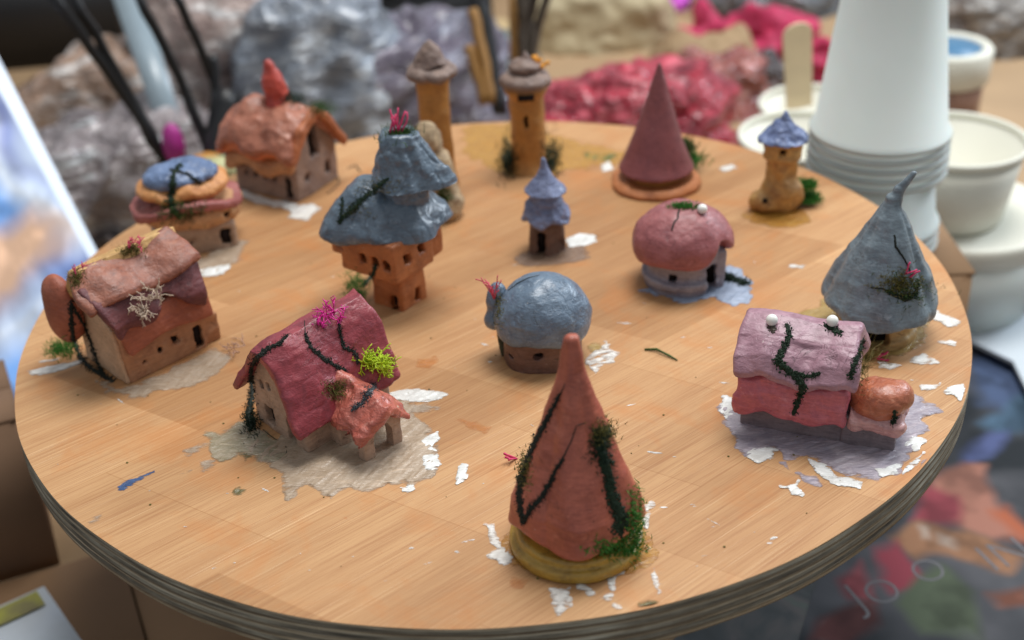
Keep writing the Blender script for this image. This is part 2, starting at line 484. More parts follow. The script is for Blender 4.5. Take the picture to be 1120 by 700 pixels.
def f(x, y, z):
    d = box(x, y, z, (2.45, -1.2, .95), (1.12, 1.35, 1.05), .1)
    d = mn(d, extr(poly(x, z, [(1.4, 1.2), (3.5, 1.2), (3.5, 1.8), (2.45, 2.7), (1.4, 1.7)]), y, -2.5, .1, .1))
    d = smax(d, -extr(poly(x, z, [(1.95, -1), (2.95, -1), (2.95, 1.0), (2.75, 1.35), (2.45, 1.5), (2.15, 1.35), (1.95, 1.0)]), y, -4, -.7, .05), .08)
    d = smax(d, -extr(poly(y, z, [(-1.95, -1), (-.75, -1), (-.75, .9), (-1.3, 1.35), (-1.95, .9)]), x, 0, 5, .05), .08)
    return d
clay('porch', f, (1, -2.8, -.1), (3.9, .3, 3), .07, clayw, R_, .05, 1.2)
def f(x, y, z):
    zz = z-.08*np.sin(y*3)-(.18*(y+1)*.5)
    return extr(poly(x+.08*np.sin(y*4), zz, [(.95, 1.35), (1.0, 1.75), (1.7, 2.5), (2.4, 3.05), (2.65, 3.0), (3.3, 2.4), (3.95, 1.75), (3.9, 1.45), (3.6, 1.6), (2.5, 2.5), (1.3, 1.5)]), y, -2.95+.2*abs(x-2.4)-.25, .7, .12)
clay('porch_roof', f, (.6, -3.4, 1), (4.3, 1, 3.7), .07, paint('roof_terracotta', lin(186, 102, 86), lin(146, 70, 58), .28, wear=lin(216, 150, 134), coat=.4, bstr=.8), R_, .10, 1.3, amp2=.05)
sf = Surf(R_)
beads('vine', sf, [(274, 470, 7), (272, 455, 6), (276, 430, 3), (274, 405, 3), (280, 392, 3), (292, 382, 2), (306, 375, 1.5), (314, 367, 1)], M_VINEB, .06, 6, 1.2)
line('vine', sf, [(333, 350, .6), (334, 372, 1), (345, 386, 1), (358, 398, 1)], M_VINEB, .035)
beads('vine', sf, [(334, 365, 1), (340, 380, 2), (352, 390, 2.2), (366, 400, 2), (378, 405, 1)], M_VINEB, .055, 5, 1.1)
beads('vine', sf, [(370, 350, 1), (372, 365, 1.2), (376, 380, 1.6), (388, 385, 1.6), (392, 396, 3)], M_VINEB, .05, 4, 1.2)
beads('vine', sf, [(411, 421, 4), (402, 431, 5), (397, 440, 3), (385, 449, 1.5)], plain('slate_grit', lin(58, 66, 72), .4, .6, var=.5, vs=9), .05, 5, 1.3)
line('stem', sf, [(288, 470, 1), (300, 480, 1), (312, 487, 1.2), (315, 500, 1)], M_VINE, .03)
tuft('moss', sf, 275, 462, M_VINE, 110, .55, 10, .02, .1, wd=(9, 18), label='dark green moss climbing the corner')
tuft('moss', sf, 368, 427, M_OLIVE, 110, .5, 7, .014, .2, wd=(14, 11), label='olive moss tuft')
for q in [(404, 402), (412, 396), (396, 396), (420, 408)]:
    p, nn = sf.hit(*q); coral('lichen', sf, p, nn*.5+np.array([.3, 0, .7]), M_LIME, .6, 11, .04, 3, .65)
for q in [(358, 345), (366, 342), (350, 346), (371, 350)]:
    p, nn = sf.hit(*q); coral('coral', sf, p, nn*.4+np.array([-.1, -.2, .3]), M_MAG, .55, 5, .035, 3, .8)
for q in [(262, 385), (268, 378)]:
    p, nn = sf.hit(*q); coral('coral', sf, p, np.array([-1, .2, .4]), plain('coral_faded', lin(196, 160, 150), .6), .7, 3, .02, 3, .5)

# ================================================================== longhouse
R_ = longh = thing('longhouse', 'long tan clay house under a folded rust and plum roof with a round side flap', 'clay house', -18.25, -6.6, 44)
M_TAN = paint('wall_tan', lin(176, 126, 90), lin(150, 100, 70), .5, wear=lin(192, 150, 116))
lw = [((2.0, 0, 1.0), (.15, .5, .17)), ((2.95, 0, 1.2), (.2, .5, .24)), ((1.1, 0, .75), (.16, .5, .1))]
ld = [((4.25, 0, .75), (.24, .5, .6))]
def f(x, y, z):
    d = extr(poly(y, z, [(0, -.1), (4.2, -.1), (4.2, 2.4), (2.4, 4.9), (.25, 2.7)]), x, .0, 4.7, .18)
    d = smin(d, box(x, y, z, (4.75, 1.6, .75), (.9, 1.5, .85), .15), .1)
    d = smin(d, box(x, y, z, (3.6, 1.6, 1.8), (1.8, 1.45, .35), .15), .15)
    return carve(d, x, y, z, lw+ld)
clay('wall', f, (-.6, -.3, -.1), (5.9, 4.5, 5.2), .08, M_TAN, R_, .07, .9, amp2=.03)
shade_openings(R_, lw, 1, .35); shade_openings(R_, ld, 1, .3, 'door')
def f(x, y, z): return extr(poly(y, z, [(.05, .0), (4.0, 0), (4.0, 2.3), (2.4, 4.7), (.5, 2.9)]), x, -.16, .06, .05)
clay('gable', f, (-.4, -.1, -.1), (.3, 4.3, 5), .07, paint('gable_cream', lin(196, 160, 128), lin(168, 132, 102), .5), R_, .03, 1.2)
M_RUST = paint('roof_rust', lin(160, 88, 62), lin(138, 72, 54), .45, wear=lin(184, 116, 92))
def f(x, y, z):
    zz = z+.22*np.cos(x*1.15+.3)-.06*x
    return extr(poly(y-.18, zz, [(-.5, 1.75), (-.42, 2.1), (-.2, 3.2), (.6, 4.6), (1.5, 4.8), (1.5, 4.0), (.5, 2.4), (-.1, 1.7)]), x, .12+.1*(3-z), 5.2+.0*z, .2)
g0 = f
f = lambda x, y, z: smax(g0(x, y, z), -ell(x, y, z, (2.6, .1, 4.05), (.85, 1.0, .42)), .08)
clay('lower_roof', f, (-.7, -.9, 1), (5.6, 1.8, 5.3), .08, M_RUST, R_, .06, .8)
shade_plate('opening', (2.6, .75, 4.05), (.95, .05, .55), M_SHADE, R_)  # near-black plate imitating shade in the hollow under the arch
def f(x, y, z):   # plum fold with an arched mouth
    arch = 1.25*np.exp(-((x-2.65)/.8)**2)
    lowz = 2.85+arch+.25*np.sin(x*2.2)
    d = extr(poly(y-.45-.12*np.sin(x*2.5), z-.15, [(-.85, 2.2), (-.95, 3.4), (-.2, 4.7), (.8, 5.3), (1.2, 4.8), (.3, 4.1), (-.45, 3.3), (-.5, 2.2)]), x, -.9+.35*(5-z), 5.3-.25*(4.8-z), .15)
    return smax(d, lowz-z, .15)
clay('roof_fold', f, (-1, -1.5, 2), (5.8, 1.5, 5.8), .08, paint('roof_plum', lin(106, 54, 54), lin(84, 40, 44), .5, wear=lin(132, 78, 74)), R_, .08, .9, amp2=.05)
def f(x, y, z):
    zz = z-.15*np.sin(x*1.4+1)-.05*x
    return extr(poly(y-.5+.12*np.sin(x*2), zz, [(-.55, 4.6), (-.45, 4.85), (.4, 5.45), (1.6, 5.95), (2.1, 5.6), (1.4, 5.2), (.4, 4.9), (-.4, 4.4)]), x, -1.35+.35*abs(y-.9), 5.35-.2*abs(y), .16)
clay('ridge_cover', f, (-1.7, -1.2, 3.8), (5.8, 3, 6.8), .08, paint('roof_brown', lin(150, 90, 68), lin(112, 66, 52), .38, wear=lin(168, 112, 88), bstr=.4), R_, .07, .7, amp2=.04)
def f(x, y, z): return extr(poly(y, z-.05*x, [(1.5, 5.2), (1.9, 6.05), (2.9, 5.7), (4.7, 2.6), (4.1, 2.3), (2.7, 4.6)]), x, -.6, 5.2, .2)
clay('back_roof', f, (-1, .6, 2), (5.6, 5.1, 6.8), .1, paint('roof_straw', lin(204, 164, 104), lin(176, 134, 80), .5), R_, .08, .9)
def f(x, y, z):
    q = np.sqrt(((y-4.2)/1.25)**2+((z-3.15)/1.9)**2)
    d = ell(x-.10*(y-4.1)**2, y, z, (-.75, 4.1, 3.2), (.8, 1.3, 1.95))
    return smin(d, box(x, y, z, (-.2, 3.9, 2.6), (.7, .5, .8), .2), .3)
clay('side_flap', f, (-2.2, 2.4, .8), (.7, 5.9, 5.4), .08, M_RUST, R_, .05, .9)
sf = Surf(R_)
for a in [[(78, 330, 2), (78, 350, 2.5), (80, 370, 3.5), (88, 392, 4), (102, 405, 4), (124, 417, 3)], [(80, 336, 1), (92, 356, 1.2), (100, 375, 2), (106, 395, 2.5), (114, 412, 3)]]:
    beads('vine', sf, a, M_VINEB, .06, 5, 1.3)
line('crack', sf, [(76, 318, 1), (90, 308, 1), (104, 301, 1), (120, 298, .7), (136, 296, .5)], M_VINEB, .03)
tuft('moss', sf, 68, 382, M_GRASS, 160, .6, 8, .018, .4, wd=(16, 10), label='bright green moss at the left corner')
tuft('moss', sf, 84, 306, M_OLIVE, 70, .45, 6, .016, .6, wd=(8, 10))
tuft('moss', sf, 143, 274, M_OLIVE, 90, .4, 6, .016, .4, wd=(14, 6))
for q in [(140, 272), (150, 270), (146, 268)]:
    p, nn = sf.hit(*q); coral('flower', sf, p+nn*.15, np.array([.2, -.1, 1]), M_PINK, .5, 4, .025, 2, .6)
for q in [(84, 303), (90, 297)]:
    p, nn = sf.hit(*q); coral('flower', sf, p+nn*.1, np.array([0, 0, 1]), M_PINK, .45, 2, .02, 2, .3)
for q in [(165, 318), (158, 328), (170, 325), (160, 338), (152, 338)]:
    p, nn = sf.hit(*q); coral('coral', sf, p+nn*.1, np.array([0, -.6, .2]), M_CREAMC, .6, 5, .035, 3, .8)

# ================================================================== layered house
R_ = layer = thing('layered_house', 'stacked clay house with blue cap above tan and mauve brims, strapped with dark moss', 'clay house', -17.9, 8.9, 20)
st = paint('wall_stone', lin(170, 142, 118), lin(140, 114, 96), .6)
wd = [((1.7, -1.95, .7), (.32, .5, .5)), ((-.2, -2.1, .8), (.18, .5, .15))]
clay('wall', lambda x, y, z: carve(box(x, y, z, (.1, 0, .7), (2.35, 1.8, 1.0), .35), x, y, z, wd), (-2.6, -2.2, -.1), (2.8, 2.2, 2), .1, st, R_, .08, .8)
shade_openings(R_, wd[:1], 1, .35, 'door'); shade_openings(R_, wd[1:], 1, .5)
wb = [((2.0, -1.8, 2.1), (.26, .8, .24))]
clay('upper_wall', lambda x, y, z: carve(ell(x, y, z, (.35, 0, 2.2), (3.0, 2.2, 1.15)), x, y, z, wb), (-3, -2.6, .9), (3.6, 2.4, 3.5), .1, paint('wall_sand', lin(196, 150, 106), lin(160, 116, 80), .55), R_, .12, .8)
shade_openings(R_, wb, 1, .25)
def f(x, y, z):
    zz = z-3.0-.25*np.cos(x*1.0)-.1*np.sin(y*2)+.10*(x < -2)*(x+2); q = np.sqrt((x/3.3)**2+(y/2.5)**2)
    return mx((q-1)*2.2, abs(zz+.3*(q-.6)*0-.25*q*q*-1*.6)-.24)
clay('brim', f, (-3.6, -2.8, 1.9), (3.6, 2.8, 4), .1, paint('brim_mauve', lin(158, 92, 84), lin(130, 70, 68), .4), R_, .12, .9)
clay('scalloped_tier', lambda x, y, z: ell(x, y, z-.12*np.cos(x*2.6), (0, 0, 3.75), (2.75, 2.1, .75)), (-2.9, -2.3, 2.8), (2.9, 2.3, 4.7), .1, paint('tier_tan', lin(208, 148, 90), lin(180, 116, 66), .45), R_, .12, 1.1)
def f(x, y, z):
    d = ell(x, y, z, (-.1, 0, 4.45), (2.25, 1.75, .8)); return mx(d, -(z-4.15+.1*np.sin(x*4)))
clay('cap', f, (-2.5, -2, 3.8), (2.4, 2, 5.6), .09, paint('cap_blue', lin(104, 124, 158), lin(74, 92, 124), .35, coat=.3), R_, .1, 1.1, amp2=.08)
sf = Surf(R_)
beads('moss', sf, [(197, 180, 2), (190, 190, 2.5), (188, 205, 3), (186, 220, 3.5), (192, 232, 4)], M_VINE, .1, 6, 1.6)
tuft('moss', sf, 195, 232, M_MOSS, 120, .6, 10, .025, .1, wd=(26, 12))
beads('moss', sf, [(186, 186, 1), (205, 190, 1), (218, 200, 3)], M_VINEB, .08, 3, 1.6)

# ================================================================== church
R_ = church = thing('church', 'grey stone clay church with scalloped orange roof and curved red spire, at the back', 'clay church', -16.4, 16.1, -32)
sw = [((x_, 0, 1.25), (.16, .6, .14)) for x_ in (.9, 1.7, 2.5, 3.25)]
sd = [((4.35, 0, .8), (.26, .6, .75))]
sg = [((5.1, 2.2, 3.4), (.8, .45, 1.0)), ((5.1, 3.3, 1.2), (.6, .25, .4)), ((5.1, 1.2, 1.3), (.6, .2, .25))]
def f(x, y, z):
    return carve(extr(poly(y, z, [(0, -.1), (4.4, -.1), (4.4, 2.8), (2.3, 5.0), (.2, 3.0)]), x, 0, 5.1, .15), x, y, z, sw+sd+sg)
clay('wall', f, (-.2, -.2, -.1), (5.4, 4.6, 5.2), .1, paint('wall_greystone', lin(150, 124, 108), lin(118, 96, 86), .6), R_, .06, .8)
shade_openings(R_, sw, 1, .42); shade_openings(R_, sd, 1, .3, 'door'); shade_openings(R_, sg, 0, -.5)
def sc(z0, a, k, y0): return lambda x, y, z: extr(poly(y, z+a*np.cos(x*k), [(y0, z0), (y0+.1, z0+.7), (.9, 4.3), (1.6, 4.6), (1.2, 3.6), (y0+.5, z0)]), x, -.25, 5.3, .18)
clay('eave_band', sc(1.95, .28, 1.9, -.6), (-.6, -1.1, 1.2), (5.6, 2, 5.2), .1, paint('band_ochre', lin(190, 138, 92), lin(160, 108, 70), .5), R_, .08, 1)
def f(x, y, z):
    zz = z+.22*np.cos(x*2.1+.9)+.02*x
    return extr(poly(y, zz, [(-.85, 3.35), (-.95, 3.75), (-.3, 4.8), (1.0, 5.6), (2.4, 5.75), (3.4, 4.9), (4.9, 2.9), (4.6, 2.6), (2.4, 4.8), (.9, 4.6), (-.2, 3.2)]), x, -.45, 5.45, .22)
clay('roof', f, (-.8, -1.2, 2.2), (5.9, 5.3, 6.6), .1, paint('roof_orange', lin(168, 106, 82), lin(136, 78, 58), .42, wear=lin(190, 146, 124), coat=.25), R_, .16, .8, amp2=.06)
g1 = sc(2.95, .24, 2.1, -.75)
clay('roof_trim', lambda x, y, z: g1(x+.4, y, z), (-.9, -1.4, 2.2), (5.6, 2, 5.4), .1, paint('trim_orange', lin(206, 112, 56), lin(176, 86, 42), .4, coat=.2), R_, .07, 1)
def f(x, y, z): return extr(poly(y, z, [(-.8, 3.0), (.5, 4.9), (2.3, 5.9), (3.5, 4.9), (5.0, 2.5), (4.6, 2.2), (3.3, 4.2), (2.3, 5.2), (1.0, 4.3), (-.4, 2.8)]), x, 5.2, 5.75, .15)
clay('gable_edge', f, (5, -1, 2), (6, 5.3, 6.2), .1, paint('edge_orange', lin(176, 104, 64), lin(146, 80, 48), .45), R_, .12, 1)
clay('spire', lambda x, y, z: smin(caps(x, y, z, (2.6, 2.3, 5.2), (2.35, 2.3, 7.0), .85, .62), caps(x, y, z, (2.35, 2.3, 6.8), (2.3, 2.2, 8.2), .6, .2), .3), (1.3, 1, 5), (3.8, 3.5, 8.8), .09, paint('spire_red', lin(186, 70, 52), lin(148, 46, 40), .35, coat=.3), R_, .12, 1)
sf = Surf(R_)
tuft('moss', sf, 322, 108, M_VINE, 80, .5, 6, .03, .2, wd=(12, 6)); tuft('moss', sf, 352, 118, M_MOSS, 80, .5, 6, .03, .2, wd=(16, 8))

# ================================================================== tall slate-roofed house
R_ = tall = thing('tall_house', 'orange clay house on a narrow leg under a two-tier slate roof with pink flower', 'clay house', -5.1, .55, 52)
TX = paint('wall_orange', lin(172, 102, 56), lin(140, 78, 42), .42, coat=.15)
# local -y faces camera-right, -x faces camera-left
hr = [((-2.02, -1.35, 3.35), (.5, .24, .26)), ((-2.02, -.55, 3.4), (.5, .24, .26)), ((-2.02, .3, 3.4), (.5, .22, .26)), ((-2.02, 2.25, 3.7), (.5, .2, .28)), ((-2.02, 1.8, 3.75), (.5, .12, .28))]
hs = [((-1.05, -1.9, 3.5), (.27, .5, .3)), ((.1, -1.9, 3.6), (.25, .5, .3))]
dl = [((-.95, -.62, .45), (.4, .27, .42))]; ds = [((0.25, -1.12, .5), (.2, .4, .4))]
def f(x, y, z):
    leg = box(x, y, z, (0, -.15, 1.3), (1.05, 1.08, 1.7), .15)
    up = box(x, y, z, (-.5, -.0, 3.5), (1.6, 1.95, 1.15), .15)
    wing = box(x, y, z, (-.6, 2.1, 3.75), (1.2, .8, .85), .15)
    br = box(x, y, z, (.9, -.6, 3.4), (1.3, 1.2, 1.0), .3)
    d = smin(smin(leg, up, .12), mn(wing, br), .08)
    return carve(d, x, y, z, hr+hs+dl+ds)
clay('wall', f, (-2.4, -2.3, -.1), (2.6, 3.2, 4.9), .075, TX, R_, .04, 1)
shade_openings(R_, [hr[i] for i in range(5)], 0, .4); shade_openings(R_, hs, 1, .4); shade_openings(R_, dl, 0, .3, 'door'); shade_openings(R_, ds, 1, .3, 'door')
SL = paint('roof_slate', lin(92, 108, 122), lin(66, 80, 94), .28, wear=lin(128, 144, 158), coat=.7, bstr=.7)
# frame for roofs stays local; camera right is about local (+x*.6,-y*.8)
def f(x, y, z):
    u, v = rot2(x, y, -52)           # u = camera right, v = away
    th = np.arctan2(v, u+.1); 
    q = np.sqrt(((u+.15)/3.65)**2+((v-.25)/2.75)**2)*(1+.06*np.cos(th*6+1.2)+.04*np.cos(3*th))
    top = 7.15-.45*q-2.1*np.clip((q-.36)/.64, 0, 1)**1.25
    top = np.where(u < 0, top-.10*u*0+.25*np.exp(-((u+2.0)/1.2)**2), top)
    low = 4.72+.15*np.cos(th*4+.5)-.35*q
    d = smax(mx(z-top, low-z)*.75, (q-1)*2.6, .35)
    return d
clay('lower_roof', f, (-4.4, -4.4, 3.4), (4.4, 4.4, 7.6), .09, SL, R_, .10, .8, amp2=.08, seed=4)
def f(x, y, z):
    u, v = rot2(x, y, -52); u = u-.95; th = np.arctan2(v, u)
    r = np.sqrt(u*u+v*v)
    lim = .92+(9.85-z)*.33+.12*np.clip((8.2-z)/1.2, 0, 1)**2+.12*np.cos(th*3-.5)*((9.9-z)/2.5)+(.75*np.exp(-((th+.15)/.5)**2))*np.clip((9.4-z)/1.5, 0, 1)+.045*np.cos(th*11+z)
    zc = z+.10*np.cos(th*2)-.0
    d = smax((r-lim)*.85, zc-9.8, .15); d = smax(d, -(np.sqrt(u*u+v*v*1.2+0*z)-.55), .1)*(z > 9.55)+d*(z <= 9.55); d = smax(d, 7.35+.15*np.cos(th-2.4)-.12*r-z, .15)
    return smin(d, np.sqrt(u*u+v*v)-1.25+0*z+mx(0, abs(z-6.7)-.8)*3, .12)
clay('upper_roof', f, (-2.6, -3.8, 5.5), (3.9, 3.0, 10.2), .08, SL, R_, .10, .9, amp2=.10, seed=9)
sf = Surf(R_)
beads('vine', sf, [(424, 196, 2), (412, 205, 3), (398, 217, 4), (384, 230, 3.5), (375, 238, 3), (371, 244, 2)], M_VINE, .06, 8, 1.1)
beads('vine', sf, [(374, 217, 1), (374, 230, 1), (373, 243, 1)], M_VINE, .05, 4, 1.2)
tuft('moss', sf, 414, 205, M_OLIVE, 70, .3, 6, .015, .2, wd=(26, 12)); tuft('moss', sf, 386, 231, M_OLIVE, 50, .25, 6, .015, .2, wd=(18, 8))
line('crack', sf, [(380, 184, 1), (389, 181, 1.2), (395, 189, 1)], M_VINEB, .05)
line('crack', sf, [(368, 190, 1), (371, 199, 1), (366, 206, 1), (358, 212, 1)], M_VINEB, .05)
beads('vine', sf, [(411, 290, 1), (408, 300, 2), (402, 307, 4), (398, 313, 2)], M_VINE, .06, 7, 1.1)
tuft('moss', sf, 390, 318, M_GRASS, 120, .7, 8, .02, .5, wd=(12, 22), label='green fern moss beside the leg')
tp = np.array([-5.1+.95, .55, 9.55])
tuft('moss', sf, 0, 0, M_MOSS, 260, .75, .38, .02, 1.2, base=(tp, np.array([0, 0, 1.])), label='green moss filling the hollow roof top')
for dx in (-.35, -.15, .05, .2): coral('flower', sf, tp+np.array([dx-.1, -.1, .2]), np.array([0, 0, 1]), M_PINK, 1.35, 2, .06, 1, .12, tip=.8)

# ================================================================== brown towers
M_OCH = paint('wall_ochre', lin(178, 124, 58), lin(146, 96, 42), .45, coat=.15)
M_CAPB = paint('cap_greybrown', lin(132, 110, 98), lin(98, 80, 74), .5)
def tower_cap(x, y, z, c, zb, r, h):
    q = np.sqrt((x-c[0])**2+(y-c[1])**2); return smax(q-(r*np.clip((zb+h-z)/h, 0, 1)**.7)-.02, zb-.15*np.cos(3*np.arctan2(y-c[1], x-c[0]))-z, .15)
b0 = at(482, 203)
R_ = tow = thing('watchtower', 'ochre clay tower with a pointed grey cap, standing behind the slate roofed house', 'clay tower', b0[0], b0[1], 0)
def f(x, y, z):
    return carve(np.sqrt((x)**2+y**2)-(1.0+.25*np.clip((1.2-z), 0, 1)+.12*np.clip(z-6.5, 0, 1)), x, y, z, [((0, -1.1, 3.5), (.15, .5, .4))])+mx(z-7.6, 0)*2
clay('shaft', f, (-1.6, -1.6, -.1), (1.6, 1.6, 8), .1, M_OCH, R_, .07, .8)
clay('brim', lambda x, y, z: ell(x, y, z, (0, 0, 7.75), (1.6, 1.6, .62)), (-1.8, -1.8, 7), (1.8, 1.8, 8.5), .09, M_CAPB, R_, .13, 1.2)
clay('cap', lambda x, y, z: tower_cap(x, y, z, (0, 0), 8.15, 1.1, 1.6), (-1.5, -1.5, 7.6), (1.5, 1.5, 10), .08, M_CAPB, R_, .08, 1.4)

b0 = at(484, 236)
R_ = stone = thing('stone_arch_tower', 'small pale knobbly stone tower with a dark opening, half hidden behind the slate roof', 'clay tower', b0[0], b0[1], 0)
so = [((-.1, -1.05, 3.5), (.35, .7, .45))]
clay('wall', lambda x, y, z: carve(smin(smin(ell(x, y, z, (0.1, 0, .9), (1.15, 1.1, 1.3)), caps(x, y, z, (0, 0, 1), (-.2, 0, 3.4), .8, 1.1), .4), ell(x, y, z, (-.55, 0, 5.1), (.95, .9, 1.2)), .4), x, y, z, so), (-2, -1.6, -.1), (1.7, 1.6, 6.8), .1, paint('stone_pale', lin(176, 152, 118), lin(112, 92, 70), .6), R_, .16, 1.1)
shade_openings(R_, so, 1, .35)
tuft('moss', Surf(R_), 484, 215, M_MOSS, 60, .6, 6, .03, .2, wd=(8, 12))

b0 = at(579, 183)
R_ = ctow = thing('tower', 'ochre clay tower with layered grey brown cap, orange flower and mossy foot', 'clay tower', b0[0], b0[1], 0)
cs = [((-.1, -1.0, 3.6), (.13, .6, .42))]
def f(x, y, z):
    r = np.sqrt(x*x+y*y); return carve(smax(r-(1.12+.5*np.clip((1.0-z)/1.2, 0, 1)**1.5+.28*np.clip((z-5.0)/.5, 0, 1)), z-5.75, .1), x, y, z, cs)
clay('shaft', f, (-1.8, -1.8, -.1), (1.8, 1.8, 6), .09, M_OCH, R_, .06, .9); shade_openings(R_, cs, 1, .4)
shade_plate('window', (-.05, -1.38, 5.4), (.52, .12, .2), M_SHADE, R_)  # near-black strip put in for the dark slit under the cap
clay('brim', lambda x, y, z: smax(ell(x, y, z, (0, 0, 6.1), (1.68, 1.68, .7)), 5.65+.1*np.sin(x*5)-z, .1), (-1.9, -1.9, 5.2), (1.9, 1.9, 7), .09, M_CAPB, R_, .1, 1.3)
clay('cap', lambda x, y, z: smin(ell(x, y, z, (0, 0, 7.0), (1.05, 1.05, .5)), caps(x, y, z, (0, 0, 7.0), (.05, 0, 7.9), .6, .1), .15), (-1.4, -1.4, 6.4), (1.4, 1.4, 8.4), .08, M_CAPB, R_, .1, 1.3)
sf = Surf(R_)
for q in ((556, 176), (603, 174)): tuft('moss', sf, *q, M_VINE, 130, .8, 6, .03, .8, wd=(10, 20))
coral('flower', sf, CAM+ray(588, 74)*np.dot(np.array([b0[0], b0[1], 7])-CAM, FW), (.2, -.2, 1), plain('petal_orange', lin(226, 150, 30), .5), .9, 7, .12, 1, .6)

# ================================================================== pagoda
b0 = at(599, 271)
R_ = pag = thing('pagoda', 'tiny brown drum house with two stacked periwinkle cone roofs', 'clay house', b0[0], b0[1], 0)
pd = [((-.38, -1.1, .6), (.24, .8, .85)), ((.95, -.6, .5), (.3, .2, .5))]
def f(x, y, z):
    r = np.sqrt(x*x+(y*1.05)**2); th = np.arctan2(y, x)
    return carve(smax(r-(1.12-.06*z-.04*np.cos(6*th)), z-2.1, .1), x, y, z, pd, .2)
clay('wall', f, (-1.4, -1.4, -.1), (1.4, 1.4, 2.3), .065, paint('wall_umber', lin(112, 84, 70), lin(82, 60, 50), .6), R_, .05, 1.2)
shade_openings(R_, pd[:1], 1, .6, 'door')
PB = paint('roof_periwinkle', lin(118, 128, 160), lin(86, 94, 124), .36, wear=lin(150, 160, 186), coat=.4, bstr=1.0)
clay('lower_roof', lambda x, y, z: smax(np.sqrt(x*x+y*y)-(1.42-(z-2.1)*.42), 2.0+.12*np.cos(5*np.arctan2(y, x))-z, .15)+mx(z-3.6, 0), (-1.8, -1.8, 1.6), (1.8, 1.8, 3.9), .06, PB, R_, .11, 1.4, amp2=.06)
clay('upper_roof', lambda x, y, z: smin(smax(np.sqrt(x*x+y*y)-(1.24-(z-3.7)*.80), 3.65-z, .15), caps(x, y, z, (0, 0, 4.2), (-.08, 0, 5.6), .42, .13), .25), (-1.6, -1.6, 3.2), (1.6, 1.6, 6), .065, PB, R_, .08, 1.4)

# ================================================================== plum cone
b0 = at(717, 200)
R_ = plum = thing('cone_house', 'smooth plum cone roof on a flat orange clay disc, greenery behind', 'clay house', b0[0], b0[1], 0)
clay('base', lambda x, y, z: smax(np.sqrt(x*x+(y)**2)-2.75-.1*np.sin(z*9), z-.55, .25), (-3, -3, -.1), (3, 3, .8), .09, paint('disc_orange', lin(186, 118, 70), lin(150, 88, 50), .5), R_, .10, .7)
clay('wall', lambda x, y, z: smax(np.sqrt(x*x+y*y)-1.7, z-1.6, .1), (-2, -2, .3), (2, 2, 1.8), .09, M_OCH, R_, .05, 1)
def f(x, y, z):
    th = np.arctan2(y, x); r = np.sqrt((x-.02*z)**2+y*y); t = np.clip((8.0-z)/7.2, 0, 1.1)
    low = .95+.35*(x/2.5)**2-.15*np.cos(th*2)
    return smax((r-(.1+2.15*t**1.05+.35*t**6))*.95, mx(low-z, z-8.0), .12)
clay('roof', f, (-3, -3, .5), (3, 3, 8.4), .09, paint('roof_mauveplum', lin(134, 74, 76), lin(114, 62, 66), .45, bstr=.25), R_, .04, .6)
tuft('moss', Surf(R_), 758, 150, M_GRASS, 200, .9, .5, .035, .8, base=(np.array([b0[0]+2.1, b0[1]+1.8, .6]), np.array([0, 0, 1.])), label='green moss bush behind the cone')
tuft('moss', Surf(R_), 758, 150, M_MOSS, 160, 1.0, .35, .035, 1.2, base=(np.array([b0[0]+1.9, b0[1]+2.0, 1.4]), np.array([0, 0, 1.])))

# ================================================================== mini tower
b0 = at(852, 226)
R_ = mini = thing('mini_tower', 'tan clay tower with bulging foot and small blue conical cap', 'clay tower', b0[0], b0[1], 0)
mw = [((-.25, -1.0, 4.0), (.2, .6, .2))]
def f(x, y, z):
    r = np.sqrt(x*x+y*y); th = np.arctan2(y, x)
    sh = r-(.8+.12*np.sin(th*4+z)); sh = smax(sh, z-4.4, .1)
    sh = smin(sh, smax(r-1.12, mx(3.3-z, z-4.6), .15), .1)
    sh = smin(sh, ell(x, y, z, (.15, 0, .9), (1.35, 1.2, 1.25)), .3); sh = smin(sh, ell(x, y, z, (-.95, -.2, .5), (.95, .9, .75)), .2)
    return carve(sh, x, y, z, mw)
clay('wall', f, (-2.1, -1.6, -.1), (1.8, 1.6, 4.8), .08, paint('wall_honey', lin(192, 148, 84), lin(140, 94, 50), .5, wear=lin(120, 80, 46)), R_, .07, 1.2, amp2=.05); shade_openings(R_, mw, 1, .35)
shade_plate('window', (-1.1, -1.02, .95), (.14, .06, .14), M_SHADE, R_)  # near-black plate on the wall imitates a small window's dark inside
clay('cap', lambda x, y, z: smin(smax(np.sqrt(x*x+y*y)-(1.5-(z-4.5)*1.0), 4.45-z, .15), caps(x, y, z, (0, 0, 5.3), (.05, 0, 6.15), .4, .12), .25), (-1.8, -1.8, 4), (1.8, 1.8, 6.6), .07, paint('cap_cornflower', lin(112, 128, 168), lin(72, 84, 122), .36, wear=lin(156, 170, 202), coat=.3, bstr=1.0), R_, .12, 1.5, amp2=.05)
tuft('moss', Surf(R_), 880, 210, M_GRASS, 260, .7, .35, .03, .8, base=(np.array([b0[0]+1.75, b0[1]+.3, .3]), np.array([.3, 0, 1.])), label='green moss bush at its right foot')
tuft('moss', Surf(R_), 880, 210, M_GRASS, 200, .7, .25, .03, .8, base=(np.array([b0[0]+1.6, b0[1]+.4, 1.1]), np.array([.3, 0, 1.])))

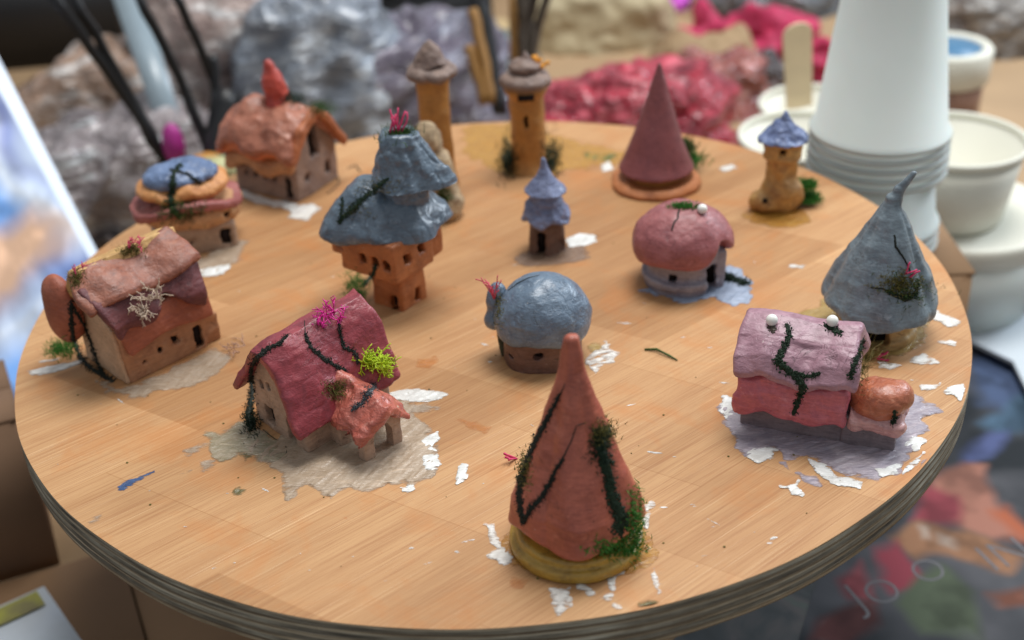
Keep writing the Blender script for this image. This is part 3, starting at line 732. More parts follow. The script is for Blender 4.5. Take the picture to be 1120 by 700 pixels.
# ================================================================== mushroom house
b0 = at(746, 305)
R_ = mush = thing('mushroom_house', 'dusty rose domed house on pale grey walls with a white bead on top', 'clay house', b0[0], b0[1], 0)
GW = paint('wall_bluegrey', lin(150, 146, 154), lin(118, 112, 122), .45)
mw = [((-.75, -1.85, 1.0), (.2, .5, .2))]; md = [((1.35, -1.2, .8), (.28, .8, .75)), ((1.75, -.7, 1.2), (.6, .16, .7))]
def f(x, y, z):
    d = smax(np.sqrt(x*x+(y*1.0)**2)-2.0-.1*np.cos(z*3), z-2.6, .1); d = smin(d, box(x, y, z, (1.6, -.35, .9), (.55, .9, 1.4), .12), .1)
    d = smin(d, smax(np.sqrt(x*x+y*y)-2.25, abs(z-.55)-.25, .2), .15)
    return carve(d, x, y, z, mw+md)
clay('wall', f, (-2.5, -2.5, -.1), (2.5, 2.5, 2.8), .075, GW, R_, .06, 1); shade_openings(R_, mw, 1, .35); shade_openings(R_, md[:1], 1, .5, 'door'); 
def f(x, y, z):
    th = np.arctan2(y, x)
    low = 1.75+.15*np.cos(3*th)+1.35*np.exp(-((th+.75)/.38)**2)
    return smax(ell(x, y, z, (0, 0, 2.35), (2.75, 2.6, 2.2)), low-z, .2)
clay('roof', f, (-3, -3, 1.2), (3, 3, 4.8), .08, paint('roof_rose', lin(158, 92, 92), lin(132, 72, 76), .4, wear=lin(182, 124, 124), coat=.15), R_, .07, .9)
sf = Surf(R_)
line('crack', sf, [(743, 230, 1.3), (741, 238, 1), (737, 244, 1), (735, 252, 1)], M_VINEB, .05)
tuft('moss', sf, 748, 226, M_GRASS, 130, .45, 6, .02, .8, wd=(14, 3))
def ball(sf, px, py, r, nm='bead'):
    p, nn = sf.hit(px, py); return mesh_np(nm, sf.loc(ICO2[0]*r+p+np.array([0, 0, 1])*r*.7), ICO2[1], M_WHITE, sf.root)
def _ico2():
    V = []; F = []
    n, m = 14, 10
    for i in range(m+1):
        for j in range(n): V.append((math.sin(math.pi*i/m)*math.cos(2*math.pi*j/n), math.sin(math.pi*i/m)*math.sin(2*math.pi*j/n), math.cos(math.pi*i/m)))
    for i in range(m):
        for j in range(n): F.append((i*n+j, (i+1)*n+j, (i+1)*n+(j+1) % n, i*n+(j+1) % n))
    return np.array(V), np.array(F)
ICO2 = _ico2()
ball(sf, 768, 232, .27)
tuft('moss', sf, 800, 305, M_VINE, 130, .5, .12, .025, .1, base=(at(795, 304, .06), np.array([0, 0, .1])))
for q in ((786, 300), (802, 306), (812, 309)): tuft('moss', sf, 0, 0, M_VINE, 60, .5, .18, .02, .0, base=(at(*q, .06), np.array([0, 0, .1])))

# ================================================================== blue mushroom house
b0 = at(594, 388)
R_ = bm = thing('blue_dome_house', 'brown clay hut under a glossy blue grey dome, with side pod and pink sprig', 'clay house', b0[0], b0[1], 0)
bw = [((-.3, -1.75, 1.0), (.22, .5, .15)), ((1.0, -1.6, 1.0), (.22, .6, .15)), ((-1.5, -1.0, .75), (.25, .3, .12))]
def f(x, y, z):
    th = np.arctan2(y, x); return carve(smax((np.abs(x/1.95)**2.6+np.abs(y/1.75)**2.6)**(1/2.6)*1.8-1.8, z-2.4, .1), x, y, z, bw, .14)
clay('wall', f, (-2.2, -2.1, -.1), (2.2, 2.1, 2.5), .065, paint('wall_cocoa', lin(112, 82, 70), lin(88, 62, 54), .45, coat=.1), R_, .05, 1); shade_openings(R_, bw, 1, .35)
BL = paint('roof_blue', lin(104, 122, 140), lin(80, 96, 114), .28, wear=lin(132, 150, 166), coat=.5, bstr=.7)
def f(x, y, z):
    th = np.arctan2(y, x); low = 1.55-.0*x+.14*np.cos(4*th+.6)
    return smax(ell(x, y, z, (.1, .05, 2.1), (2.45, 2.3, 2.35)), low-z, .3)
clay('dome', f, (-2.8, -2.6, 1), (2.9, 2.8, 4.8), .07, BL, R_, .08, .8, amp2=.03, seed=12)
def f(x, y, z):
    d = smin(ell(x, y, z, (-2.15, .7, 2.9), (.55, .6, 1.05)), ell(x, y, z, (-2.35, .4, 2.0), (.5, .5, .6)), .25)
    return d
clay('side_pod', f, (-3.1, -.4, 1.1), (-1.3, 1.6, 4.2), .06, BL, R_, .07, 1)
clay('pod_post', lambda x, y, z: caps(x, y, z, (-2.0, .3, 1.8), (-1.95, .2, 0), .3, .22), (-2.6, -.2, -.1), (-1.4, .8, 2.2), .06, paint('post_mossgreen', lin(58, 62, 44), lin(38, 44, 32), .6), R_, .05, 1.5)
sf = Surf(R_)
p, nn = sf.hit(541, 327)
coral('coral', sf, p+nn*.1, (-.35, -.1, .9), plain('coral_rose', lin(214, 80, 100), .5), 1.0, 7, .035, 2, .35, label='pink branching sprig')
tuft('moss', sf, 546, 336, M_OLIVE, 90, .25, 6, .018, .3, wd=(6, 22))
line('crack', sf, [(556, 318, 1), (566, 310, 1.2), (578, 304, 1), (590, 301, .6)], M_VINEB, .03)

# ================================================================== grey cone house
b0 = at(957, 361)
R_ = gc = thing('grey_cone_house', 'tall smooth grey cone roof with bent tip over a low olive tan wall', 'clay house', b0[0], b0[1], 0)
gd_ = [((-.35, -1.8, .7), (.5, .8, .55))]
clay('wall', lambda x, y, z: carve(smin(smax(np.sqrt(x*x+y*y)-1.85, z-2.2, .1), smax(np.sqrt(x*x+y*y)-2.05, abs(z-.1)-.4, .2), .1), x, y, z, gd_, .15), (-2.4, -2.4, -.1), (2.4, 2.4, 2.4), .075, paint('wall_olivetan', lin(178, 146, 94), lin(140, 110, 66), .45), R_, .06, 1)
shade_openings(R_, gd_, 1, .55, 'door')
def f(x, y, z):
    bx = .02*(z-1.5); X = x-bx; th = np.arctan2(y, X); r = np.sqrt(X*X+y*y); t = np.clip((7.6-z)/6.2, 0, 1.15)
    rr = np.interp(z, [1.5, 2.1, 3.4, 5.0, 6.6, 7.3], [2.95, 2.82, 2.3, 1.5, .78, .32])+.16*(abs(np.cos(th*5+2+.1*z))-.6)*np.clip(t*(1.15-t)*3, 0, 1)+.08*np.cos(5*th)*t
    low = 1.72+.25*np.cos(th*2+.5)+.13*np.cos(5*th+1)
    d = smax(r-rr, mx(low-z, z-7.6), .15)
    d = smin(d, smin(caps(x, y, z, (.1, 0, 6.7), (.4, 0, 7.9), .5, .25), caps(x, y, z, (.4, 0, 7.9), (.95, -.1, 8.75), .27, .12), .1), .15)
    d = smin(d, smin(caps(x, y, z, (1.75, -1.0, 3.4), (1.9, -1.35, 1.75), .4, .5), caps(x, y, z, (1.75, -1.0, 3.4), (1.1, -.7, 5.2), .4, .15), .2), .12)
    return d
clay('roof', f, (-3.2, -3.1, .8), (3.2, 3.1, 9.4), .08, paint('roof_grey', lin(116, 129, 136), lin(92, 104, 112), .34, wear=lin(144, 153, 160), coat=.3, bstr=.5), R_, .06, .7, amp2=.05, seed=21)
sf = Surf(R_)
line('crack', sf, [(978, 257, 1), (980, 270, 1.3), (990, 284, 1), (996, 298, 1)], M_VINEB, .05)
line('crack', sf, [(953, 314, 1), (966, 316, 1), (975, 322, 1.5), (990, 328, 2), (999, 326, 1)], M_VINEB, .05)
beads('vine', sf, [(972, 318, 1.5), (988, 326, 3), (1002, 322, 2), (1004, 306, 1)], M_VINE, .06, 4, 1.4)
tuft('moss', sf, 985, 311, M_OLIVE, 260, .45, 6, .016, .3, wd=(22, 14)); tuft('moss', sf, 992, 318, M_MOSS, 90, .5, 6, .016, .1, wd=(30, 16))
for q in ((990, 300), (994, 304)):
    p, nn = sf.hit(*q); coral('flower', sf, p, np.array([.5, -.3, .8]), M_PINK, .75, 2, .03, 1, .25, tip=1.5)

# ================================================================== lilac house
R_ = lil = thing('double_roof_house', 'grey house with lilac upper roof over pink lower roof, dark vine and two white beads', 'clay house', 11.3, -12.8, -23)
LW = paint('wall_taupegrey', lin(126, 114, 118), lin(100, 90, 96), .5)
lwn = [((1.0, 0, 1.1), (.25, .5, .2)), ((2.6, 0, .95), (.3, .5, .16))]
clay('wall', lambda x, y, z: carve(extr(poly(y, z, [(0, -.1), (3.4, -.1), (3.4, 2.4), (1.8, 4.4), (.1, 1.7)]), x, 0, 4.65, .1), x, y, z, lwn), (-.2, -.2, -.1), (5, 3.6, 4.6), .075, LW, R_, .03, .9); shade_openings(R_, lwn, 1, .35)
def f(x, y, z):
    zz = z+.10*np.cos(x*2.0+.5)+.07*np.sin(x*4.1)
    return extr(poly(y, zz, [(-.76, 1.2), (-.84, 1.6), (-.62, 2.9), (.3, 3.75), (.8, 3.5), (.1, 2.2), (-.3, 1.2)]), x, -.22+.1*np.sin(z*3), 4.8, .2)
clay('lower_roof', f, (-.6, -1.2, .8), (5.1, 1, 4), .07, paint('roof_pink', lin(186, 98, 108), lin(160, 76, 88), .34, wear=lin(206, 130, 138), coat=.35), R_, .08, 1, amp2=.06)
def f(x, y, z):
    zz = z-.08*np.sin(x*1.7)+.12*np.cos(x*1.9+1.2)*(y < .4)+.06*np.sin(x*5)*(y < 0)
    return extr(poly(y, zz, [(-.80, 3.08), (-.88, 3.4), (-.45, 4.1), (.6, 4.75), (1.6, 5.15), (2.2, 5.0), (3.0, 4.0), (3.9, 2.3), (3.5, 2.2), (2.0, 4.2), (1.3, 4.3), (.1, 3.8), (-.5, 3.1)]), x, -.35+.08*np.sin(z*2.5), 5.0+.12*np.sin(z*2.2), .2)
clay('upper_roof', f, (-.8, -1.3, 1.8), (5.4, 4.2, 5.6), .07, paint('roof_lilac', lin(166, 126, 138), lin(140, 100, 112), .38, wear=lin(184, 146, 158), coat=.3), R_, .07, .7, amp2=.03)
clay('annex_wall', lambda x, y, z: box(x, y, z, (5.75, .95, .65), (1.2, 1.0, .75), .12), (4.3, -.3, -.1), (7.2, 2.2, 1.6), .07, LW, R_, .03, 1)
def f(x, y, z):
    d = extr(poly(y, z+.08*np.sin(x*4), [(-.35, 1.05), (-.42, 1.5), (.0, 1.95), (1.0, 2.1), (2.2, 1.7), (2.2, 1.2), (.3, 1.2)]), x, 4.75, 7.15+.1*np.sin(z*6), .18); return d
clay('annex_roof', f, (4.4, -.8, .7), (7.5, 2.6, 2.5), .06, paint('roof_blush', lin(198, 152, 148), lin(172, 122, 122), .32, wear=lin(214, 178, 172), coat=.35), R_, .08, 1.3, amp2=.06)
clay('annex_dome', lambda x, y, z: smax(ell(x, y, z-.12*(x-6), (6.05, .75, 2.25), (1.38, 1.2, 1.0)), z-3.12-.15*(x-6)+.25*(y-.75), .35), (4.6, -.6, 1.3), (7.5, 2.1, 3.6), .06, paint('dome_rust', lin(178, 102, 70), lin(150, 80, 56), .3, wear=lin(196, 134, 106), coat=.4, bstr=.6), R_, .09, .8, amp2=.07)
sf = Surf(R_)
beads('vine', sf, [(861, 356, 2), (864, 368, 2.5), (857, 382, 2.5), (850, 396, 4.5), (860, 404, 5), (870, 412, 3), (879, 422, 4.5), (873, 438, 2.5), (868, 452, 2.5)], M_VINE, .075, 6, 1.3)
beads('vine', sf, [(870, 408, 2), (885, 412, 2), (896, 408, 2.5)], M_VINE, .06, 4, 1.4)
beads('vine', sf, [(903, 356, 3), (912, 360, 3.5), (918, 364, 3)], M_VINE, .07, 7, 1.3)
beads('vine', sf, [(978, 450, 1.5), (979, 458, 2), (976, 463, 1.5)], M_VINE, .06, 6, 1.2)
beads('vine', sf, [(944, 372, 2), (940, 385, 2), (934, 400, 2.5), (930, 414, 2)], M_VINE, .06, 5, 1.3)
beads('vine', sf, [(844, 359, 3.5), (846, 361, 3)], plain('grit_brown', lin(74, 62, 50), .5), .08, 14, 1.0)
ball(sf, 844, 354, .27); ball(sf, 910, 355, .27)
for q in ((946, 392), (944, 402)):
    p, nn = sf.hit(*q); coral('stem', sf, p, (.55, -.05, .5), plain('stem_straw', lin(150, 140, 84), .6), 1.2, 5, .014, 2, .35)
p, nn = sf.hit(946, 396); p = CAM+ray(958, 391)*np.dot(p-CAM, FW)
coral('flower', sf, p, (1, 0, .0), M_PINK, .75, 4, .04, 1, .15, tip=1.4)
tuft('moss', sf, 944, 402, M_OLIVE, 80, .4, 6, .014, .3, wd=(6, 20))

# ================================================================== rust cone house
b0 = at(631, 590)
R_ = rc = thing('rust_cone_house', 'tall rust red cone roof with black vines on a ringed mustard base, at the front', 'clay house', b0[0], b0[1], 0)
MB_ = paint('base_mustard', lin(172, 136, 52), lin(140, 106, 38), .36, coat=.35)
def f(x, y, z):
    r = np.sqrt(x*x+y*y)
    return smin(smax(r-2.78, abs(z-.28)-.3, .25), smax(r-2.5, z-.95, .18), .06)
clay('base', f, (-3, -3, -.1), (3, 3, 1.3), .075, MB_, R_, .035, .9)
clay('wall', lambda x, y, z: smax(np.sqrt(x*x+y*y)-2.0, z-1.7, .1), (-2.2, -2.2, .7), (2.2, 2.2, 1.9), .09, MB_, R_, .04, 1)
def f(x, y, z):
    X = x+.0; th = np.arctan2(y, X); r = np.sqrt(X*X+y*y); t = np.clip((8.9-z)/7.8, 0, 1.2)
    rr = np.interp(z, [1.1, 2.6, 4.3, 6.4, 8.5, 9.9, 10.2], [2.66, 2.50, 1.84, 1.08, .50, .26, .16])*(1.0+.11*(abs(np.cos(th*2.5+.45+.12*z))-.62)+.03*np.cos(th*2+1))+.04*np.cos(th*9+z)*t
    low = 1.42+.16*np.cos(3*th+1.9)+.08*np.cos(5*th)
    return smax((r-rr)*.92, mx(low-z, z-9.95), .18)
clay('roof', f, (-3.2, -3.2, .7), (3.2, 3.2, 10.3), .07, paint('roof_rustred', lin(174, 92, 70), lin(146, 72, 56), .34, wear=lin(190, 112, 88), coat=.15, bstr=.35), R_, .07, .75, seed=30)
sf = Surf(R_)
line('vine', sf, [(618, 420, .5), (613, 432, 1), (605, 445, 1.5)], M_VINEB, .04)
beads('vine', sf, [(612, 432, .8), (604, 448, 1.5), (596, 464, 2), (586, 482, 2.5), (578, 500, 3), (572, 516, 3.5), (568, 535, 3), (569, 555, 3), (572, 570, 2.5)], M_VINEB, .07, 6, 1.2)
line('vine', sf, [(640, 463, .6), (630, 466, .8), (626, 480, .8), (620, 492, 1), (612, 508, 1.2)], M_VINEB, .035)
beads('vine', sf, [(616, 502, .8), (608, 514, 1.5), (602, 528, 2), (592, 544, 3), (580, 558, 3), (572, 572, 2)], M_VINEB, .06, 6, 1.2)
beads('vine', sf, [(664, 470, 6), (656, 488, 6), (662, 505, 7), (666, 522, 5), (668, 540, 5), (674, 556, 6), (682, 568, 7), (676, 580, 7)], M_VINE, .08, 11, 1.3)
tuft('moss', sf, 660, 474, M_OLIVE, 150, .4, 6, .018, .2, wd=(14, 14)); tuft('moss', sf, 655, 488, M_VINE, 120, .4, 6, .02, .1, wd=(12, 22))
tuft('moss', sf, 574, 515, M_OLIVE, 120, .35, 6, .018, .2, wd=(8, 20))
tuft('moss', sf, 676, 600, M_GRASS, 170, .5, 6, .02, .2, wd=(30, 10), label='green moss along the base rim')
tuft('moss', sf, 694, 572, M_GRASS, 170, .5, 6, .02, .3, wd=(9, 34))
p, nn = sf.hit(572, 500)
for dv in ((-.8, -.3, .5), (-1, 0, .15)): coral('flower', sf, p+np.array([-.25, -.1, 0]), dv, M_PINK, .85, 2, .03, 1, .25, tip=2.0)
p, nn = sf.hit(665, 462); coral('flower', sf, p, (0, -.2, 1), M_PINK, .4, 2, .02, 1, .2)

# ================================================================== round board
SHEAR = 0.35
def wood_mat():
    m, nt, b, v = _nodes('birch_veneer')
    mp = nt.nodes.new('ShaderNodeMapping'); mp.inputs['Rotation'].default_value = (0, 0, math.radians(-38)); nt.links.new(v, mp.inputs[0]); w = mp.outputs[0]
    def st(su, sv):
        k = nt.nodes.new('ShaderNodeMapping'); k.inputs['Scale'].default_value = (su, sv, 1); nt.links.new(w, k.inputs[0]); return k.outputs[0]
    base = ramp(nt, noise(nt, st(.10, .9), 1, 5, .6, .4), [(.25, lin(180, 134, 90)), (.75, lin(202, 159, 112))])
    fine = noise(nt, st(.16, 13), 1, 6, .75)
    base = mixc(nt, mth(nt, 'MULTIPLY', ramp(nt, fine, [(.40, (1, 1, 1)), (.52, (0, 0, 0))]), .6), base, lin(158, 106, 66))
    fine2 = noise(nt, st(.10, 8), 1, 6, .75)
    base = mixc(nt, mth(nt, 'MULTIPLY', ramp(nt, fine2, [(.58, (0, 0, 0)), (.68, (1, 1, 1))]), .55), base, lin(232, 190, 140))
    # long pale sanding scratches
    sc = noise(nt, st(.07, 22), 1, 2, .5)
    base = mixc(nt, mth(nt, 'MULTIPLY', ramp(nt, sc, [(.66, (0, 0, 0)), (.70, (1, 1, 1))]), .7), base, lin(228, 196, 156))
    # veneer sheets
    br = nt.nodes.new('ShaderNodeTexBrick'); br.inputs['Scale'].default_value = 1; br.inputs['Mortar Size'].default_value = .03
    br.inputs['Brick Width'].default_value = 7.5; br.inputs['Row Height'].default_value = 9.5; br.offset = .37
    br.inputs['Color1'].default_value = (.80, .74, .68, 1); br.inputs['Color2'].default_value = (1.05, 1.06, 1.08, 1); br.inputs['Mortar'].default_value = (.86, .80, .74, 1)
    sxy = nt.nodes.new('ShaderNodeSeparateXYZ'); nt.links.new(w, sxy.inputs[0]); cxy = nt.nodes.new('ShaderNodeCombineXYZ')
    nt.links.new(mth(nt, 'MULTIPLY_ADD', sxy.outputs[1], SHEAR, sxy.outputs[0]), cxy.inputs[0]); nt.links.new(sxy.outputs[1], cxy.inputs[1])
    nt.links.new(cxy.outputs[0], br.inputs['Vector'])
    base = mixc(nt, 1.0, base, br.outputs['Color'], 'MULTIPLY')
    # handling stains
    sn = noise(nt, v, .22, 5, .65, .5)
    base = mixc(nt, mth(nt, 'MULTIPLY', ramp(nt, sn, [(.52, (0, 0, 0)), (.66, (1, 1, 1))]), .42), base, lin(190, 118, 58))
    sp = noise(nt, v, 1.3, 2, .5)
    base = mixc(nt, mth(nt, 'MULTIPLY', ramp(nt, sp, [(.74, (0, 0, 0)), (.78, (1, 1, 1))]), .35), base, lin(176, 100, 50))
    nt.links.new(base, b.inputs['Base Color'])
    nt.links.new(mth(nt, 'MULTIPLY_ADD', fine, .25, .42), b.inputs['Roughness'])
    b.inputs['Specular IOR Level'].default_value = .35
    bump(nt, b, mth(nt, 'ADD', fine, mth(nt, 'MULTIPLY', fine2, .6)), .35, .03)
    return m
def edge_mat():
    m, nt, b, v = _nodes('ply_edge')
    sx = nt.nodes.new('ShaderNodeSeparateXYZ'); nt.links.new(v, sx.inputs[0])
    k = nt.nodes.new('ShaderNodeMapping'); k.inputs['Scale'].default_value = (.25, .25, 14); nt.links.new(v, k.inputs[0])
    n = noise(nt, k.outputs[0], 1, 5, .7)
    z = mth(nt, 'ADD', mth(nt, 'MULTIPLY', sx.outputs[2], 1), mth(nt, 'MULTIPLY', noise(nt, v, .6, 3), .06))
    z = mth(nt, 'ADD', z, mth(nt, 'MULTIPLY', noise(nt, v, .18, 2), .35))
    ply = mth(nt, 'SINE', mth(nt, 'MULTIPLY', z, 15.0))
    f = mth(nt, 'MULTIPLY_ADD', ply, .16, mth(nt, 'MULTIPLY_ADD', n, 1.2, -.10))
    c = ramp(nt, f, [(.22, lin(60, 52, 42)), (.44, lin(126, 116, 98)), (.72, lin(188, 180, 160))])
    n2 = noise(nt, v, .35, 4, .6)
    c = mixc(nt, mth(nt, 'MULTIPLY', ramp(nt, n2, [(.45, (0, 0, 0)), (.7, (1, 1, 1))]), .5), c, lin(92, 78, 60))
    nt.links.new(c, b.inputs['Base Color']); b.inputs['Roughness'].default_value = .7
    bump(nt, b, f, .5, .06); return m
RB = 25.0
board = thing('round_board', 'round plywood board with orange veneer top and layered grey edge, spotted with dried paint', 'board', 0, 0, 0)
V = [(0, 0, 0)]; Q = []
seg = 256
def rim(t): return RB+.03*math.sin(9*t)+.015*math.sin(23*t+1)
for i, fr in enumerate((.5, .97, 1.0)):
    for s in range(seg):
        t = 2*math.pi*s/seg; V.append((rim(t)*fr*math.cos(t), rim(t)*fr*math.sin(t), 0 if i < 2 else -.0))
tri = [(0, 1+s, 1+(s+1) % seg) for s in range(seg)]
bmq = [(1+i*seg+s, 1+(i+1)*seg+s, 1+(i+1)*seg+(s+1) % seg, 1+i*seg+(s+1) % seg) for i in range(2) for s in range(seg)]
me = bpy.data.meshes.new('top'); me.from_pydata((np.array(V)*S).tolist(), [], tri+bmq); me.materials.append(wood_mat())
o = bpy.data.objects.new('top', me); C.objects.link(o); o.parent = board
prof = [(1.0, -.004), (1.0, -.06)]
z = -.06
offs = [(-.03, .16), (.02, .20), (-.05, .22), (.03, .22), (-.02, .2), (.035, .26), (-.06, .18), (.03, .22), (-.01, .2)]
for a, dz in offs:
    prof += [(1+a*.04, z-.02), (1+a*.04, z-dz)]; z -= dz
prof += [(.985, z-.05), (0.02, z-.05)]
lathe('edge', [(RB*a, zz) for a, zz in prof], edge_mat(), board, seg=256, wob=lambda t, z: (rim(t)-RB)/RB)
lathe('stand', [(3.5, -2.0), (3.2, -3), (2.6, -6), (2.6, -17), (5, -18.5), (9, -19.4), (9.2, -20.0)], plain('stand_black', lin(40, 40, 42), .5), board, seg=48)

def smear_mat(name, col, col2, alpha=None, thr=.5, rough=.30, bs=1.2, soft=.12):
    m, nt, b, v = _nodes(name)
    n = noise(nt, v, bs, 6, .65, 1.2)
    c = ramp(nt, n, [(.35, col2), (.62, col)])
    nt.links.new(c, b.inputs['Base Color']); b.inputs['Roughness'].default_value = rough
    b.inputs['Coat Weight'].default_value = .2; b.inputs['Coat Roughness'].default_value = .25
    k = nt.nodes.new('ShaderNodeMapping'); k.inputs['Scale'].default_value = (1, 4.5, 1); k.inputs['Rotation'].default_value = (0, 0, .5); nt.links.new(v, k.inputs[0])
    bump(nt, b, noise(nt, k.outputs[0], 1.4, 4, .6, 1.2), .55, .10)
    wst = ramp(nt, noise(nt, k.outputs[0], .8, 6, .7, .8), [(.54, (0, 0, 0)), (.66, (1, 1, 1))])
    nt.links.new(mixc(nt, mth(nt, 'MULTIPLY', wst, .6), c, tuple(min(1, q*1.5) for q in col)), b.inputs['Base Color'])
    if alpha is None: alpha, thr, soft = 1.0, .34, .05
    if alpha is not None:
        k2 = nt.nodes.new('ShaderNodeAttribute'); k2.attribute_name = 'cover'; cov = k2.outputs['Fac']
        al = ramp(nt, mth(nt, 'ADD', noise(nt, k.outputs[0], 1.3, 7, .75, .5), mth(nt, 'MULTIPLY_ADD', cov, .34, -.2)), [(thr-soft, (0, 0, 0)), (thr+soft, (1, 1, 1))])
        nt.links.new(mth(nt, 'MULTIPLY', al, alpha), b.inputs['Alpha'])
    return m
_sm = [0]
def smear(pts, mat, th=.035, ew=.10, esc=1.6, z0=.012, dry=0, name='paint_smear', label=None, h=.055):
    _sm[0] += 1; sd = _sm[0]
    P = np.array([at(*p)[:2] for p in pts]); lo, hi = P.min(0)-.3, P.max(0)+.3
    nx, ny = [int(math.ceil(v)) + 1 for v in (hi-lo)/h]
    X, Y = np.meshgrid(lo[0]+h*np.arange(nx), lo[1]+h*np.arange(ny), indexing='ij')
    Z = np.zeros_like(X)
    u, v = rot2(X, Y, 20+sd*37 % 60)
    d = poly(X, Y, [tuple(p) for p in P])+ew*1.25*fbm(X*esc, Y*esc, Z, 2, sd)+.04*fbm(u*1.2, v*7, Z, 2, sd+4)
    if dry: d = mx(d, (fbm(u*.7, v*4, Z, 3, sd+3)-.9+dry)*.25)
    gx, gy = np.gradient(d, h); g2 = gx*gx+gy*gy+1e-6
    out = (d > 0)
    step = np.where(out, np.clip(d/g2, 0, h*1.2), 0)
    X2, Y2 = X-gx*step, Y-gy*step
    ridge = fbm(u*.9, v*5, Z, 3, sd+9)
    t = np.clip(-d/.14, 0, 1); t = t*t*(3-2*t)
    H = z0+th*t*(.6+.75*ridge+.3*fbm(X*1.2, Y*1.2, Z, 2, sd))
    H = mx(H, z0*.6)
    idx = np.arange(nx*ny).reshape(nx, ny)
    a, b, c, e = idx[:-1, :-1], idx[1:, :-1], idx[1:, 1:], idx[:-1, 1:]
    ins = ~out
    keep = ins[:-1, :-1] | ins[1:, :-1] | ins[1:, 1:] | ins[:-1, 1:]
    Qd = np.stack([a[keep], b[keep], c[keep], e[keep]], 1)
    if len(Qd) == 0: return
    used, invx = np.unique(Qd, return_inverse=True)
    Vv = np.stack([X2.ravel(), Y2.ravel(), H.ravel()], 1)[used]
    # stay on the board
    r = np.hypot(Vv[:, 0], Vv[:, 1]); s = np.minimum(1, (RB-.1)/r); Vv[:, :2] *= s[:, None]
    o = mesh_np(name, Vv, invx.reshape(-1, 4), mat, board)
    at_ = o.data.attributes.new('cover', 'FLOAT', 'POINT'); at_.data.foreach_set('value', np.clip(-d.ravel()[used]/.35, 0, 1).astype(F32))
    if label: o['label'] = label
    return o
SG = smear_mat('smear_greige', lin(184, 164, 142), lin(164, 142, 118), .96, .36, soft=.14)
SW = smear_mat('smear_white', lin(236, 236, 232), lin(206, 204, 198), 1, .30, soft=.06)
SWD = smear_mat('smear_white_dry', lin(232, 228, 220), lin(210, 204, 196), 1, .33)
SL_ = smear_mat('smear_lilac', lin(174, 163, 170), lin(148, 140, 152), .97, .34, soft=.14)
SO = smear_mat('smear_olive', lin(178, 148, 84), lin(160, 130, 74), .8, .40)
SM = smear_mat('smear_mustard', lin(190, 138, 56), lin(168, 112, 48), .85, .30)
SB = smear_mat('smear_blue', lin(156, 166, 184), lin(136, 148, 170))
SGD = smear_mat('smear_greige_dry', lin(186, 168, 148), lin(170, 148, 124), .8, .46)
SY = smear_mat('smear_yellow_thin', lin(206, 158, 70), lin(190, 140, 66), .55, .45)
SGR = smear_mat('smear_greengrey', lin(178, 164, 140), lin(146, 138, 110), .85, .46, rough=.2)
SBR = smear_mat('smear_umber', lin(150, 122, 100), lin(130, 104, 88), .8, .38)
smear([(268, 468), (300, 482), (340, 450), (450, 436), (452, 452), (468, 470), (480, 495), (476, 520), (452, 532), (424, 526), (402, 541), (382, 533), (362, 545), (335, 530), (314, 546), (308, 515), (290, 506), (270, 498)], SG, .035, .18, label='grey beige paint around the burgundy cottage')
smear([(228, 474), (268, 460), (300, 480), (318, 505), (300, 512), (262, 500), (240, 505), (222, 494)], SGR, .03, .25, z0=.02)
for p in ([(200, 492), (226, 482), (232, 486), (208, 500)], [(218, 505), (250, 496), (238, 508), (222, 516)], [(195, 520), (212, 512), (210, 518)], [(92, 570), (112, 562), (110, 570), (96, 577)]): smear(p, SGD, .02, .12)
smear([(426, 430), (446, 426), (470, 426), (490, 431), (482, 438), (462, 440), (430, 436)], SW, .05, .08, z0=.02)
smear([(424, 438), (470, 442), (486, 446), (462, 452), (430, 452)], SGD, .03, .1)
for p in ([(457, 482), (478, 474), (482, 480), (474, 488), (484, 496), (460, 493)], [(462, 500), (478, 498), (482, 508), (474, 516), (464, 514)], [(498, 516), (506, 507), (512, 508), (508, 524), (500, 530)], [(440, 534), (452, 530), (456, 536), (444, 542)]): smear(p, SW, .045, .12, 2.5, z0=.03)
smear([(786, 452), (790, 436), (808, 440), (900, 442), (984, 424), (1000, 432), (1033, 451), (1008, 459), (1014, 470), (1004, 492), (984, 516), (962, 526), (934, 522), (906, 513), (882, 500), (858, 502), (842, 490), (815, 500), (802, 482), (792, 466)], SL_, .04, .18, label='lilac grey paint around the double roofed house')
for p in ([(787, 450), (792, 434), (806, 438), (800, 446), (796, 458)], [(816, 494), (836, 488), (850, 492), (846, 503), (830, 507), (818, 502)], [(882, 498), (898, 508), (915, 518), (946, 527), (942, 535), (918, 531), (896, 519), (884, 508)], [(958, 514), (984, 506), (990, 508), (978, 520), (960, 522)], [(854, 532), (874, 526), (880, 546), (866, 542)], [(1036, 425), (1056, 419), (1058, 430), (1052, 442), (1044, 434), (1030, 430)], [(998, 478), (1012, 482), (1000, 494), (992, 488)], [(986, 516), (1010, 496), (1000, 512), (984, 522)]): smear(p, SW, .045, .12, 2.2, z0=.035)
for p in ([(850, 505), (862, 503), (868, 520), (858, 514)], [(872, 518), (892, 522), (898, 532), (880, 528)], [(1008, 505), (1024, 488), (1018, 505), (1006, 516)]): smear(p, SL_, .03, .1, z0=.02)
smear([(876, 342), (902, 328), (990, 336), (1022, 344), (1018, 362), (1006, 378), (986, 392), (950, 396), (926, 388), (940, 372), (900, 362)], SO, .04, .2, label='olive tan paint around the grey cone house')
for p in ([(1006, 336), (1022, 338), (1034, 346), (1052, 352), (1040, 358), (1018, 350)], [(996, 390), (1012, 386), (1018, 392), (1026, 397), (1006, 400), (996, 397)], [(1022, 372), (1046, 374), (1044, 379), (1024, 376)], [(1006, 423), (1028, 419), (1026, 424), (1008, 427)], [(960, 396), (988, 400), (978, 404), (962, 402)]): smear(p, SWD, .04, .1, 2.2, z0=.03)
